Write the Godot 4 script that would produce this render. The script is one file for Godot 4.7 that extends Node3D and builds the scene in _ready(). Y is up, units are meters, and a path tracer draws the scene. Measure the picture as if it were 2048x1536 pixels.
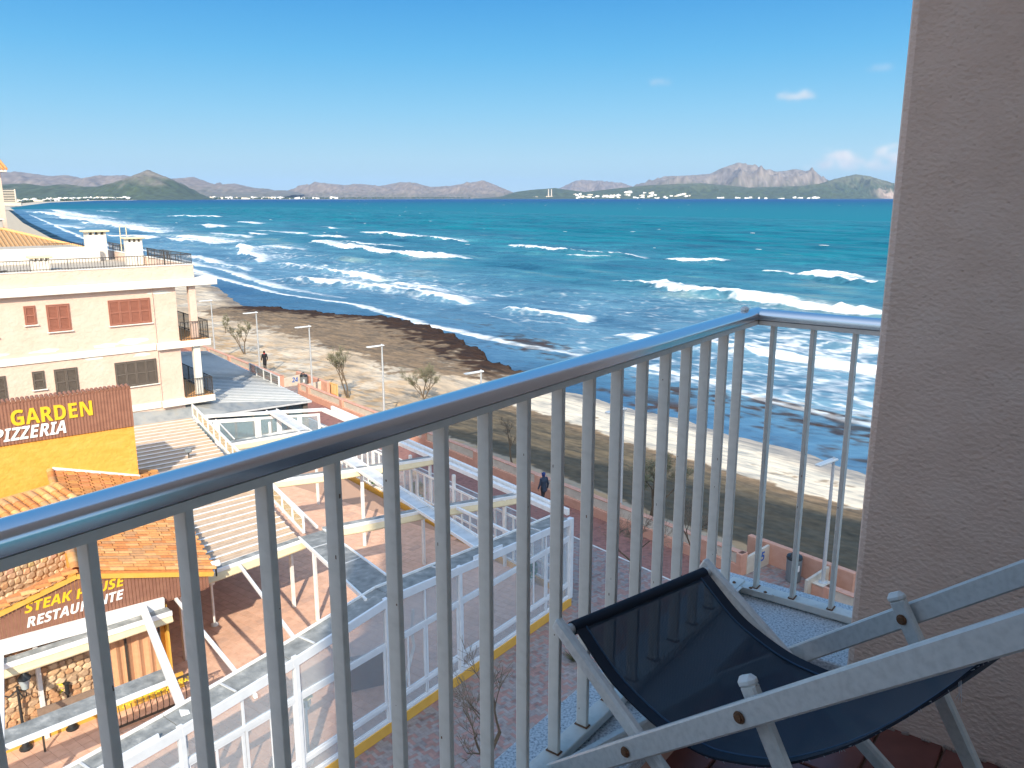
extends Node3D

const FILL_AUREOLE := 5.2     # added haze round the sun, turned up to light the shaded balcony
const CAM := Vector3(0, 15.4, 0)
var M := {}
var vc := Color.WHITE
var rng := RandomNumberGenerator.new()
var used := {}

# ---------------------------------------------------------------- frames
# coast frame: x = seaward, z = -(distance along the beach, away from the camera)
var TC := Transform3D(Basis(Vector3(.773, 0, -.634).normalized(), Vector3.UP, Vector3(.634, 0, .773).normalized()), Vector3(-1.95, 0, -46.14))
# cream apartment building: x = along its front (towards the sea), z = towards the camera side
var TB := Transform3D(Basis(Vector3(.77, 0, -.638), Vector3.UP, Vector3(.638, 0, .77)).orthonormalized(), Vector3(-19.09, 0, -46.97))
# balcony frame: x = along the sea front (to the right), z = back into the building; origin at the railing corner
var TR := Transform3D(Basis(Vector3(.8, 0, .6), Vector3.UP, Vector3(-.6, 0, .8)), Vector3(.76, 0, -2.59))

func _ready() -> void:
	rng.seed = 77
	setup_camera_light()
	make_materials()
	host_building()
	sea_and_beach()
	far_shore()
	promenade()
	restaurant()
	cream_building()
	behind_left()
	lamps_trees_people()
	balcony()
	deck_chair()

func setup_camera_light() -> void:
	var cam := Camera3D.new()
	cam.name = "camera"
	add_child(cam)
	cam.position = CAM
	cam.rotation = Vector3(-deg_to_rad(12.72), 0, 0)
	cam.fov = 49.74
	cam.near = .05
	cam.far = 60000.0
	cam.current = true
	var we := WorldEnvironment.new()
	we.name = "environment"
	var env := Environment.new()
	env.background_mode = Environment.BG_SKY
	env.tonemap_mode = Environment.TONE_MAPPER_LINEAR
	env.tonemap_exposure = 1.45
	env.sdfgi_enabled = true
	env.ssao_enabled = true
	env.ssil_enabled = true
	env.fog_enabled = true
	env.fog_density = 0.000034
	env.fog_light_color = Color(.62, .74, .9)
	var sky := Sky.new()
	var pm := PanoramaSkyMaterial.new()
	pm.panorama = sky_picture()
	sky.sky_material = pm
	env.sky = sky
	env.background_energy_multiplier = .71
	we.environment = env
	add_child(we)
	var sun := DirectionalLight3D.new()
	sun.name = "sun"
	sun.light_energy = 1.32
	sun.light_color = Color(1.0, .95, .86)
	sun.light_angular_distance = .5
	sun.shadow_enabled = true
	add_child(sun)
	var d := Vector3(-.033, -.559, -.829).normalized()
	sun.look_at_from_position(Vector3.ZERO, d, Vector3.UP)

func sky_picture() -> ImageTexture:
	var w := 2048
	var h := 1024
	var im := Image.create(w, h, false, Image.FORMAT_RGBF)
	var stops := [[-90.0, Color8(150, 165, 175)], [-1.0, Color8(188, 218, 230)], [0.0, Color8(196, 227, 239)], [2.5, Color8(180, 221, 240)], [5.5, Color8(142, 206, 241)], [9.0, Color8(98, 184, 236)], [12.5, Color8(66, 160, 226)], [25.0, Color8(60, 152, 222)], [50.0, Color8(58, 146, 216)], [90.0, Color8(58, 142, 212)]]
	for y in h:
		var el := 90.0 - (y + .5) / h * 180.0
		var c := Color.WHITE
		for i in stops.size() - 1:
			var a = stops[i]
			var b = stops[i + 1]
			if el >= a[0] and el <= b[0]:
				c = a[1].lerp(b[1], (el - a[0]) / (b[0] - a[0]))
		# out of view, sky brightened and whitened round the sun to fill the shade
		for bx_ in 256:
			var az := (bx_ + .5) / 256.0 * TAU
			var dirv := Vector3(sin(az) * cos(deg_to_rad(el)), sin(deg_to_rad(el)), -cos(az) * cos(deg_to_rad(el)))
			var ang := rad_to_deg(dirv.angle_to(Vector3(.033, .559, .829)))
			var k := FILL_AUREOLE * exp(-ang / 24.0) if el > -1.0 else 0.0
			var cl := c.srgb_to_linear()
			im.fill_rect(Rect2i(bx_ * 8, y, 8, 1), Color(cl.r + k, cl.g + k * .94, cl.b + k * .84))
	var n := FastNoiseLite.new()
	n.seed = 5
	n.frequency = .09
	n.fractal_octaves = 5
	# small fair-weather clouds: azimuth right of straight ahead, elevation, half width, half height, strength
	var clouds := [[20.6, 2.3, 1.5, .62, 1.0], [24.2, 2.4, 2.0, .72, 1.0], [22.4, 1.9, 3.0, .5, .6], [9.6, 7.3, .75, .3, .6], [18.0, 6.2, 1.05, .4, .8], [22.6, 7.6, .9, .25, .22], [27.0, 3.0, 2.2, .7, .8],
		[60.0, 4.0, 5.0, 1.2, .7], [-75.0, 3.5, 6.0, 1.0, .6], [-120.0, 6.0, 5.0, 1.2, .6], [150.0, 4.0, 7.0, 1.2, .7]]
	for k in clouds:
		var cx: float = k[0] / 360.0 * w
		var cy: float = (90.0 - k[1]) / 180.0 * h
		var rx = k[2] / 360.0 * w
		var ry = k[3] / 180.0 * h
		for y in range(int(cy - ry * 2), int(cy + ry * 2) + 1):
			for x in range(int(cx - rx * 1.6), int(cx + rx * 1.6) + 1):
				var dx = (x - cx) / rx
				var dy = (y - cy) / ry
				if dy > 0:
					dy *= 1.7
				var v = 1.0 - dx * dx - dy * dy + n.get_noise_2d(x * 1.1, y * 2.2) * 1.5
				var a = clampf(v * .9, 0, 1) * k[4]
				if a > .004:
					var p := im.get_pixel(posmod(x, w), y)
					var lit := clampf(.55 - dy * .35 + n.get_noise_2d(x * 2 + 40, y * 2 - 30) * .4, 0, 1)
					im.set_pixel(posmod(x, w), y, p.lerp(Color8(206, 216, 232).lerp(Color8(252, 252, 252), lit).srgb_to_linear(), a))
	return ImageTexture.create_from_image(im)

# ---------------------------------------------------------------- nodes
func numbered(called: String) -> String:
	var k = used.get(called, 0)
	used[called] = k + 1
	return called if k == 0 else "%s_%03d" % [called, k]

func tag(o: Node, label: String, category := "", group := "", kind := "") -> Node:
	if label: o.set_meta("label", label)
	if category: o.set_meta("category", category)
	if group: o.set_meta("group", group)
	if kind: o.set_meta("kind", kind)
	return o

func thing(called: String, label: String, category: String, xf: Transform3D, group := "") -> Node3D:
	var o := Node3D.new()
	o.name = numbered(called)
	add_child(o, true)
	o.transform = xf
	tag(o, label, category, group)
	return o

func at(p: Vector3) -> Transform3D:
	return Transform3D(Basis.IDENTITY, p)

func obj(called: String, st: SurfaceTool, m: Material, parent: Node = null, world := false) -> MeshInstance3D:
	var o := MeshInstance3D.new()
	o.mesh = st.commit()
	o.material_override = m
	if parent == null:
		o.name = numbered(called)
		add_child(o, true)
	else:
		o.name = called
		parent.add_child(o, true)
		if world and parent.get_parent() == self and parent is Node3D and not (parent is MeshInstance3D):
			o.transform = parent.transform.inverse()
	return o

func inst(called: String, mesh: Mesh, xf: Transform3D, m: Material, parent: Node) -> MeshInstance3D:
	var o := MeshInstance3D.new()
	o.mesh = mesh
	o.material_override = m
	o.name = called
	o.transform = xf
	parent.add_child(o, true)
	return o

func structure(o: Node, label: String) -> Node:
	return tag(o, label, "", "", "structure")

# ---------------------------------------------------------------- shapes
func S() -> SurfaceTool:
	var st := SurfaceTool.new()
	st.begin(Mesh.PRIMITIVE_TRIANGLES)
	return st

func tri(st: SurfaceTool, a: Vector3, b: Vector3, c: Vector3, n: Vector3) -> void:
	if (c - a).cross(b - a).dot(n) < 0:
		var t := b
		b = c
		c = t
	for p in [a, b, c]:
		st.set_color(vc)
		st.set_normal(n)
		st.add_vertex(p)

func tri_n(st: SurfaceTool, a: Vector3, b: Vector3, c: Vector3, na: Vector3, nb: Vector3, nc: Vector3) -> void:
	if (c - a).cross(b - a).dot(na + nb + nc) < 0:
		var t := b
		b = c
		c = t
		t = nb
		nb = nc
		nc = t
	st.set_color(vc); st.set_normal(na); st.add_vertex(a)
	st.set_color(vc); st.set_normal(nb); st.add_vertex(b)
	st.set_color(vc); st.set_normal(nc); st.add_vertex(c)

func quad(st: SurfaceTool, a: Vector3, b: Vector3, c: Vector3, d: Vector3, n: Vector3) -> void:
	tri(st, a, b, c, n)
	tri(st, a, c, d, n)

func quad_auto(st: SurfaceTool, a: Vector3, b: Vector3, c: Vector3, d: Vector3, towards: Vector3) -> void:
	var n := (b - a).cross(d - a).normalized()
	if n.dot(towards) < 0:
		n = -n
	quad(st, a, b, c, d, n)

func box(st: SurfaceTool, xf: Transform3D, size: Vector3, bev := 0.0) -> void:
	var h := size * .5
	var b := minf(bev, minf(h.x, minf(h.y, h.z)) * .9)
	var B := xf.basis
	for ax in 3:
		var u := (ax + 1) % 3
		var v := (ax + 2) % 3
		for s in [-1.0, 1.0]:
			var p := [Vector3(), Vector3(), Vector3(), Vector3()]
			var k := 0
			for q in [[-1, -1], [1, -1], [1, 1], [-1, 1]]:
				var w := Vector3()
				w[ax] = s * h[ax]
				w[u] = q[0] * (h[u] - b)
				w[v] = q[1] * (h[v] - b)
				p[k] = xf * w
				k += 1
			var n := Vector3()
			n[ax] = s
			quad(st, p[0], p[1], p[2], p[3], (B * n).normalized())
	if b <= 0.0:
		return
	for ax in 3:
		var u := (ax + 1) % 3
		var v := (ax + 2) % 3
		for su in [-1.0, 1.0]:
			for sv in [-1.0, 1.0]:
				var p := []
				for sa in [-1.0, 1.0]:
					for k in 2:
						var w := Vector3()
						w[ax] = sa * (h[ax] - b)
						w[u] = su * (h[u] - (b if k == 1 else 0.0))
						w[v] = sv * (h[v] - (b if k == 0 else 0.0))
						p.append(xf * w)
				var n := Vector3()
				n[u] = su
				n[v] = sv
				quad(st, p[0], p[1], p[3], p[2], (B * n).normalized())
	for sx in [-1.0, 1.0]:
		for sy in [-1.0, 1.0]:
			for sz in [-1.0, 1.0]:
				var s := Vector3(sx, sy, sz)
				tri(st, xf * (s * (h - Vector3(0, b, b))), xf * (s * (h - Vector3(b, 0, b))), xf * (s * (h - Vector3(b, b, 0))), (B * s).normalized())

func bx(st: SurfaceTool, c: Vector3, size: Vector3, bev := 0.0) -> void:
	box(st, at(c), size, bev)

func beam_xf(a: Vector3, b: Vector3, up := Vector3.UP) -> Transform3D:
	var z := (b - a).normalized()
	var x := up.cross(z)
	if x.length() < .01:
		x = Vector3.RIGHT
	x = x.normalized()
	return Transform3D(Basis(x, z.cross(x), z), (a + b) * .5)

func beam(st: SurfaceTool, a: Vector3, b: Vector3, w: float, h: float, bev := 0.0, up := Vector3.UP) -> void:
	box(st, beam_xf(a, b, up), Vector3(w, h, (b - a).length()), bev)

func tube(st: SurfaceTool, pts: Array, radii: Array, sides := 8, caps := true) -> void:
	var rings := []
	var up := Vector3(.31, .9, .17).normalized()
	for i in pts.size():
		var d: Vector3 = (pts[mini(i + 1, pts.size() - 1)] - pts[maxi(i - 1, 0)]).normalized()
		var x := d.cross(up)
		if x.length() < .05:
			x = d.cross(Vector3.RIGHT)
		x = x.normalized()
		var y := x.cross(d)
		var ring := []
		for k in sides:
			var a := TAU * k / sides
			ring.append(x * cos(a) + y * sin(a))
		rings.append(ring)
	for i in pts.size() - 1:
		for k in sides:
			var k2 := (k + 1) % sides
			var n0: Vector3 = rings[i][k]
			var n1: Vector3 = rings[i][k2]
			var n2: Vector3 = rings[i + 1][k2]
			var n3: Vector3 = rings[i + 1][k]
			var a: Vector3 = pts[i] + n0 * radii[i]
			var b: Vector3 = pts[i] + n1 * radii[i]
			var c: Vector3 = pts[i + 1] + n2 * radii[i + 1]
			var d: Vector3 = pts[i + 1] + n3 * radii[i + 1]
			tri_n(st, a, b, c, n0, n1, n2)
			if radii[i + 1] > .0004:
				tri_n(st, a, c, d, n0, n2, n3)
	if caps:
		for e in [0, pts.size() - 1]:
			if radii[e] < .001:
				continue
			var dirn: Vector3 = (pts[0] - pts[1]).normalized() if e == 0 else (pts[e] - pts[e - 1]).normalized()
			for k in sides:
				tri(st, pts[e], pts[e] + rings[e][k] * radii[e], pts[e] + rings[e][(k + 1) % sides] * radii[e], dirn)

func lathe(st: SurfaceTool, base: Vector3, prof: Array, sides := 16) -> void:   # prof: [radius, height]
	for i in prof.size() - 1:
		var dr: float = prof[i + 1][0] - prof[i][0]
		var dy: float = prof[i + 1][1] - prof[i][1]
		for k in sides:
			var a0 := TAU * k / sides
			var a1 := TAU * (k + 1) / sides
			var r0 := Vector3(cos(a0), 0, sin(a0))
			var r1 := Vector3(cos(a1), 0, sin(a1))
			var n0 := (r0 * dy - Vector3.UP * dr).normalized()
			var n1 := (r1 * dy - Vector3.UP * dr).normalized()
			var p0: Vector3 = base + r0 * prof[i][0] + Vector3.UP * prof[i][1]
			var p1: Vector3 = base + r1 * prof[i][0] + Vector3.UP * prof[i][1]
			var p2: Vector3 = base + r1 * prof[i + 1][0] + Vector3.UP * prof[i + 1][1]
			var p3: Vector3 = base + r0 * prof[i + 1][0] + Vector3.UP * prof[i + 1][1]
			if prof[i][0] > .0005: tri_n(st, p0, p1, p2, n0, n1, n1)
			if prof[i + 1][0] > .0005: tri_n(st, p0, p2, p3, n0, n1, n0)

func extrude(st: SurfaceTool, prof: Array, a: Vector3, b: Vector3, closed := true) -> void:   # prof: [side, up] round the outline
	var xf := beam_xf(a, b)
	var L := (b - a).length() * .5
	var n := prof.size()
	var mid := Vector2()
	for p in prof:
		mid += p / n
	var nor := []
	for i in n:
		var d: Vector2 = prof[(i + 1) % n] - prof[i]
		var q := Vector2(d.y, -d.x).normalized()
		var m2: Vector2 = (prof[i] + prof[(i + 1) % n]) * .5 - mid
		if q.dot(m2) < 0:
			q = -q
		nor.append(q)
	for i in n:
		var na: Vector2 = nor[i]
		var nb: Vector2 = nor[i]
		if nor[(i + n - 1) % n].dot(nor[i]) > .8: na = (nor[(i + n - 1) % n] + nor[i]).normalized()
		if nor[(i + 1) % n].dot(nor[i]) > .8: nb = (nor[(i + 1) % n] + nor[i]).normalized()
		var p: Vector2 = prof[i]
		var q: Vector2 = prof[(i + 1) % n]
		var p0 := xf * Vector3(p.x, p.y, -L)
		var p1 := xf * Vector3(q.x, q.y, -L)
		var p2 := xf * Vector3(q.x, q.y, L)
		var p3 := xf * Vector3(p.x, p.y, L)
		var n0 := xf.basis * Vector3(na.x, na.y, 0)
		var n1 := xf.basis * Vector3(nb.x, nb.y, 0)
		tri_n(st, p0, p1, p2, n0, n1, n1)
		tri_n(st, p0, p2, p3, n0, n1, n0)
	for s in [-1.0, 1.0]:
		for i in range(1, n - 1):
			tri(st, xf * Vector3(prof[0].x, prof[0].y, s * L), xf * Vector3(prof[i].x, prof[i].y, s * L), xf * Vector3(prof[i + 1].x, prof[i + 1].y, s * L), xf.basis.z * s)

func slab(st: SurfaceTool, poly: Array, y0: float, y1: float) -> void:   # poly: Vector2(x, z), a prism between two heights
	var pv := PackedVector2Array(poly)
	var idx := Geometry2D.triangulate_polygon(pv)
	for i in range(0, idx.size(), 3):
		var a := pv[idx[i]]
		var b := pv[idx[i + 1]]
		var c := pv[idx[i + 2]]
		tri(st, Vector3(a.x, y1, a.y), Vector3(b.x, y1, b.y), Vector3(c.x, y1, c.y), Vector3.UP)
		tri(st, Vector3(a.x, y0, a.y), Vector3(b.x, y0, b.y), Vector3(c.x, y0, c.y), Vector3.DOWN)
	var ccw := Geometry2D.is_polygon_clockwise(pv)
	for i in pv.size():
		var a := pv[i]
		var b := pv[(i + 1) % pv.size()]
		var d := (b - a).normalized()
		var n := Vector3(d.y, 0, -d.x) * (-1.0 if ccw else 1.0)
		quad(st, Vector3(a.x, y0, a.y), Vector3(b.x, y0, b.y), Vector3(b.x, y1, b.y), Vector3(a.x, y1, a.y), n)

# ---------------------------------------------------------------- materials
func lin(r: float, g: float, b: float) -> Color:
	return Color(r, g, b).linear_to_srgb()

func plain(col: Color, rough := .7, metal := 0.0, spec := .5) -> StandardMaterial3D:
	var m := StandardMaterial3D.new()
	m.albedo_color = col
	m.roughness = rough
	m.metallic = metal
	m.metallic_specular = spec
	return m

func noise_tex(sd: int, freq: float, oct: int, ramp: Array, type := FastNoiseLite.TYPE_SIMPLEX_SMOOTH, size := 512) -> NoiseTexture2D:
	var n := FastNoiseLite.new()
	n.seed = sd
	n.noise_type = type
	n.frequency = freq
	n.fractal_octaves = oct
	var t := NoiseTexture2D.new()
	t.width = size
	t.height = size
	t.seamless = true
	t.noise = n
	var g := Gradient.new()
	var offs := PackedFloat32Array()
	var cols := PackedColorArray()
	for i in ramp.size():
		offs.append(float(i) / (ramp.size() - 1))
		cols.append(ramp[i])
	g.offsets = offs
	g.colors = cols
	t.color_ramp = g
	return t

func bump_tex(sd: int, freq: float, oct: int, strength := 6.0, type := FastNoiseLite.TYPE_SIMPLEX_SMOOTH, size := 512) -> NoiseTexture2D:
	var n := FastNoiseLite.new()
	n.seed = sd
	n.noise_type = type
	n.frequency = freq
	n.fractal_octaves = oct
	var t := NoiseTexture2D.new()
	t.width = size
	t.height = size
	t.seamless = true
	t.noise = n
	t.as_normal_map = true
	t.bump_strength = strength
	return t

func rough_mat(ramp: Array, metres: float, rough: float, sd: int, bump := 0.0, freq := .012, bfreq := .05, own := false) -> StandardMaterial3D:
	var m := StandardMaterial3D.new()
	m.albedo_texture = noise_tex(sd, freq, 5, ramp)
	m.roughness = rough
	m.uv1_triplanar = true
	m.uv1_world_triplanar = not own
	m.uv1_scale = Vector3.ONE / metres
	if bump > 0:
		m.normal_enabled = true
		m.normal_texture = bump_tex(sd + 1, bfreq, 4, bump)
	return m

func glass(tint: Color, a: float) -> StandardMaterial3D:
	var m := plain(Color(tint, a), .05)
	m.transparency = BaseMaterial3D.TRANSPARENCY_ALPHA
	return m

func vcol(rough := .8) -> StandardMaterial3D:
	var m := plain(Color.WHITE, rough)
	m.vertex_color_use_as_albedo = true
	return m

func make_materials() -> void:
	M.stucco_grey = rough_mat([lin(.72, .50, .39), lin(.79, .555, .44), lin(.82, .60, .485)], .7, .85, 11, 3.2, .010, .10)
	M.host = rough_mat([lin(.62, .54, .47), lin(.70, .61, .54)], 4.0, .85, 12)
	M.granite = rough_mat([lin(.08, .085, .1), lin(.33, .34, .36), lin(.55, .56, .57), lin(.64, .64, .65), lin(.7, .7, .71)], .22, .45, 13, 0.0, .045)
	M.red_tile = rough_mat([lin(.15, .045, .035), lin(.22, .075, .06)], .8, .35, 14)
	M.grout = rough_mat([lin(.3, .22, .18), lin(.4, .3, .25)], .3, .9, 15)
	M.alu = rough_mat([lin(.62, .58, .52), lin(.71, .665, .60), lin(.74, .70, .64)], .5, .38, 16, 0.0, .03)
	M.alu.metallic = .0
	M.rail_top = plain(lin(.74, .75, .77), .2, .85)
	M.chair_alu = rough_mat([lin(.54, .545, .53), lin(.63, .635, .62), lin(.69, .69, .67)], .3, .34, 17, 0.0, .03, .05, true)
	M.chair_alu.metallic = .1
	M.rust = rough_mat([lin(.05, .025, .015), lin(.16, .07, .03), lin(.28, .13, .05)], .02, .8, 18, 0.0, .02, .05, true)
	M.white_plastic = plain(lin(.7, .7, .68), .45)
	var fab := plain(lin(.004, .019, .040), .75)
	fab.rim_enabled = true
	fab.rim = .2
	fab.rim_tint = .4
	fab.normal_enabled = true
	fab.normal_texture = weave(false)
	fab.normal_scale = .8
	fab.uv1_scale = Vector3(90, 130, 1)
	fab.albedo_color = Color(fab.albedo_color, .93)
	fab.transparency = BaseMaterial3D.TRANSPARENCY_ALPHA
	M.sling = fab
	M.hem = plain(lin(.006, .013, .028), .8)
	M.seam = plain(lin(.03, .07, .13), .8)
	M.thread = plain(lin(.5, .52, .55), .9)
	M.white = rough_mat([lin(.66, .65, .62), lin(.78, .77, .75), lin(.82, .81, .8)], 2.5, .5, 19)
	M.white_blue = rough_mat([lin(.60, .62, .65), lin(.72, .74, .77)], 2.5, .45, 20)
	M.felt = rough_mat([lin(.13, .135, .13), lin(.2, .205, .2), lin(.26, .265, .255), lin(.42, .41, .39)], 3.0, .85, 21, 2.0)
	M.awning = rough_mat([lin(.62, .52, .33), lin(.72, .62, .42)], 1.5, .8, 22)
	M.roof_grey = rough_mat([lin(.20, .215, .22), lin(.27, .285, .29), lin(.33, .335, .33), lin(.34, .31, .26)], 4.0, .55, 58)
	M.metal_light = rough_mat([lin(.42, .42, .42), lin(.56, .56, .56), lin(.62, .62, .62)], 4.0, .4, 23)
	M.metal_grey = rough_mat([lin(.30, .31, .31), lin(.40, .41, .41), lin(.44, .44, .43), lin(.40, .36, .30)], 5.0, .5, 24)
	M.metal_cream = rough_mat([lin(.36, .265, .19), lin(.45, .34, .25), lin(.52, .41, .31)], 3.0, .6, 25)
	M.orange = rough_mat([lin(.70, .31, .045), lin(.77, .355, .06), lin(.80, .39, .085)], 3.0, .85, 26, 3.0, .012, .03)
	M.yellow = rough_mat([lin(.62, .33, .05), lin(.7, .4, .08)], 2.0, .8, 27)
	M.brown = rough_mat([lin(.20, .088, .056), lin(.245, .110, .07), lin(.275, .13, .082)], 2.0, .7, 28)
	M.letter_yellow = plain(lin(.78, .47, .02), .6)
	M.letter_white = plain(lin(.8, .79, .76), .6)
	M.mortar_white = rough_mat([lin(.6, .55, .5), lin(.78, .76, .73)], .6, .9, 29)
	M.mortar = rough_mat([lin(.38, .25, .15), lin(.5, .34, .22)], 1.0, .95, 30, 4.0)
	M.tiles = []
	for k in 5:
		var q: Color = [Color(.66, .28, .09), Color(.72, .34, .12), Color(.60, .23, .075), Color(.72, .40, .17), Color(.56, .30, .14)][k]
		M.tiles.append(rough_mat([lin(q.r * .66, q.g * .60, q.b * .6), lin(q.r * .96, q.g * .9, q.b * .82), lin(q.r * 1.05, q.g * 1.05, q.b * 1.1)], .7, .85, 31 + k))
	M.old_tiles = rough_mat([lin(.30, .17, .08), lin(.42, .26, .13), lin(.48, .31, .16)], 1.2, .9, 37)
	M.stones = []
	for k in 4:
		var q: Color = [Color(.58, .38, .22), Color(.50, .28, .15), Color(.66, .48, .31), Color(.46, .31, .20)][k]
		M.stones.append(rough_mat([lin(q.r * .75, q.g * .72, q.b * .7), lin(q.r, q.g, q.b), lin(q.r * 1.12, q.g * 1.12, q.b * 1.12)], .5, .9, 40 + k, 4.0))
	M.terrace = rough_mat([lin(.60, .36, .255), lin(.68, .42, .30), lin(.72, .46, .34)], 2.2, .6, 45)
	M.terrace_grout = plain(lin(.42, .27, .2), .9)
	M.cream = rough_mat([lin(.60, .43, .335), lin(.655, .475, .38), lin(.67, .495, .40), lin(.69, .54, .45)], 7.0, .85, 46, 1.5)
	M.cream_white = rough_mat([lin(.68, .64, .56), lin(.77, .74, .68)], 5.0, .8, 47)
	M.roof_white = rough_mat([lin(.62, .56, .48), lin(.74, .7, .64)], 4.0, .8, 48)
	M.roof_floor = rough_mat([lin(.36, .31, .25), lin(.48, .42, .35)], 4.0, .9, 49)
	M.shutter_red = rough_mat([lin(.30, .115, .075), lin(.36, .145, .095)], 2.0, .65, 50)
	M.shutter_brown = rough_mat([lin(.10, .08, .065), lin(.14, .115, .095)], 2.0, .65, 51)
	M.iron = plain(lin(.05, .042, .035), .6)
	M.black = plain(lin(.018, .02, .022), .5)
	M.pink = rough_mat([lin(.50, .25, .17), lin(.58, .31, .225), lin(.62, .36, .27)], 3.0, .85, 52)
	M.pale = rough_mat([lin(.46, .40, .33), lin(.56, .50, .42), lin(.62, .57, .49)], 3.0, .85, 53)
	M.galv = rough_mat([lin(.48, .49, .50), lin(.58, .59, .6)], 1.0, .45, 54)
	M.galv.metallic = .3
	M.pane = glass(Color(.75, .85, .9), .14)
	M.pane_dusty = glass(Color(.75, .78, .8), .38)
	M.dark_pane = plain(lin(.05, .07, .08), .12)
	M.curtain = rough_mat([lin(.55, .28, .15), lin(.62, .34, .19)], 1.0, .85, 55)
	M.bark = rough_mat([lin(.09, .065, .045), lin(.17, .125, .085)], .6, .95, 56, 4.0)
	M.twig = plain(lin(.20, .16, .12), .9)
	M.leaf = plain(lin(.15, .155, .085), .8)
	M.leaf_green = plain(lin(.05, .13, .03), .7)
	M.leaf_green.backlight_enabled = true
	M.leaf_green.backlight = lin(.04, .1, .01)
	M.flower = plain(lin(.75, .62, .02), .7)
	M.blue_paint = plain(lin(.03, .12, .42), .7)
	M.bin_grey = plain(lin(.20, .22, .23), .5, .2)
	M.town = []
	for k in 4:
		M.town.append(plain([lin(.74, .72, .68), lin(.68, .6, .48), lin(.8, .78, .75), lin(.6, .5, .4)][k], .9))
	M.pine = rough_mat([lin(.018, .032, .016), lin(.035, .058, .028), lin(.06, .085, .04)], 60.0, 1.0, 57)
	M.vc = vcol(.85)

func weave(_a: bool) -> ImageTexture:
	var n := 16
	var im := Image.create(n, n, false, Image.FORMAT_RGB8)
	for y in n:
		for x in n:
			var over := (x / 8 + y / 8) % 2 == 0
			var t := ((y % 8) / 7.0 - .5) if over else ((x % 8) / 7.0 - .5)
			var v := Vector3(0 if over else t, t if over else 0, .8).normalized()
			im.set_pixel(x, y, Color(v.x * .5 + .5, v.y * .5 + .5, v.z * .5 + .5))
	return ImageTexture.create_from_image(im)

# ---------------------------------------------------------------- the building one stands in
func host_building() -> void:
	var o := thing("apartment_block", "tall beige apartment block whose shaded balcony frames the view", "building", at(Vector3(8, 0, 12)))
	var st := S()
	slab(st, [Vector2(-3.5, 12.0), Vector2(-3.2, 26), Vector2(24, 51), Vector2(32.8, 39.2)], -.2, 46.4)  # footprint set back so the glow round the sun reaches the balcony
	obj("wall", st, M.host, o, true)
	st = S()
	box(st, TR * at(Vector3(2.6, 13.74, 7.0)), Vector3(5.44, .38, 14.24))
	obj("balcony_slab", st, M.host, o, true)
	st = S()
	box(st, TR * at(Vector3(2.6, 6.7, 7.1)), Vector3(5.2, 13.6, 14.0))
	obj("lower_wall", st, M.host, o, true)
	st = S()
	box(st, TR * at(Vector3(2.6, 15.5, 5.4)), Vector3(5.44, 3.14, .3))
	obj("rear_wall", st, M.host, o, true)
	st = S()
	box(st, TR * at(Vector3(2.7, 17.22, 2.82)), Vector3(5.24, .24, 5.46))
	obj("balcony_ceiling", st, M.white, o, true)
	st = S()
	box(st, TR * at(Vector3(1.6, 15.0, 5.2)), Vector3(1.9, 2.1, .08))
	var dr := obj("balcony_door", st, M.white, o, true)
	for k in 2:
		st = S()
		box(st, TR * at(Vector3(1.16 + .88 * k, 15.05, 5.15)), Vector3(.74, 1.8, .03))
		obj("pane", st, M.dark_pane, dr)

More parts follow.
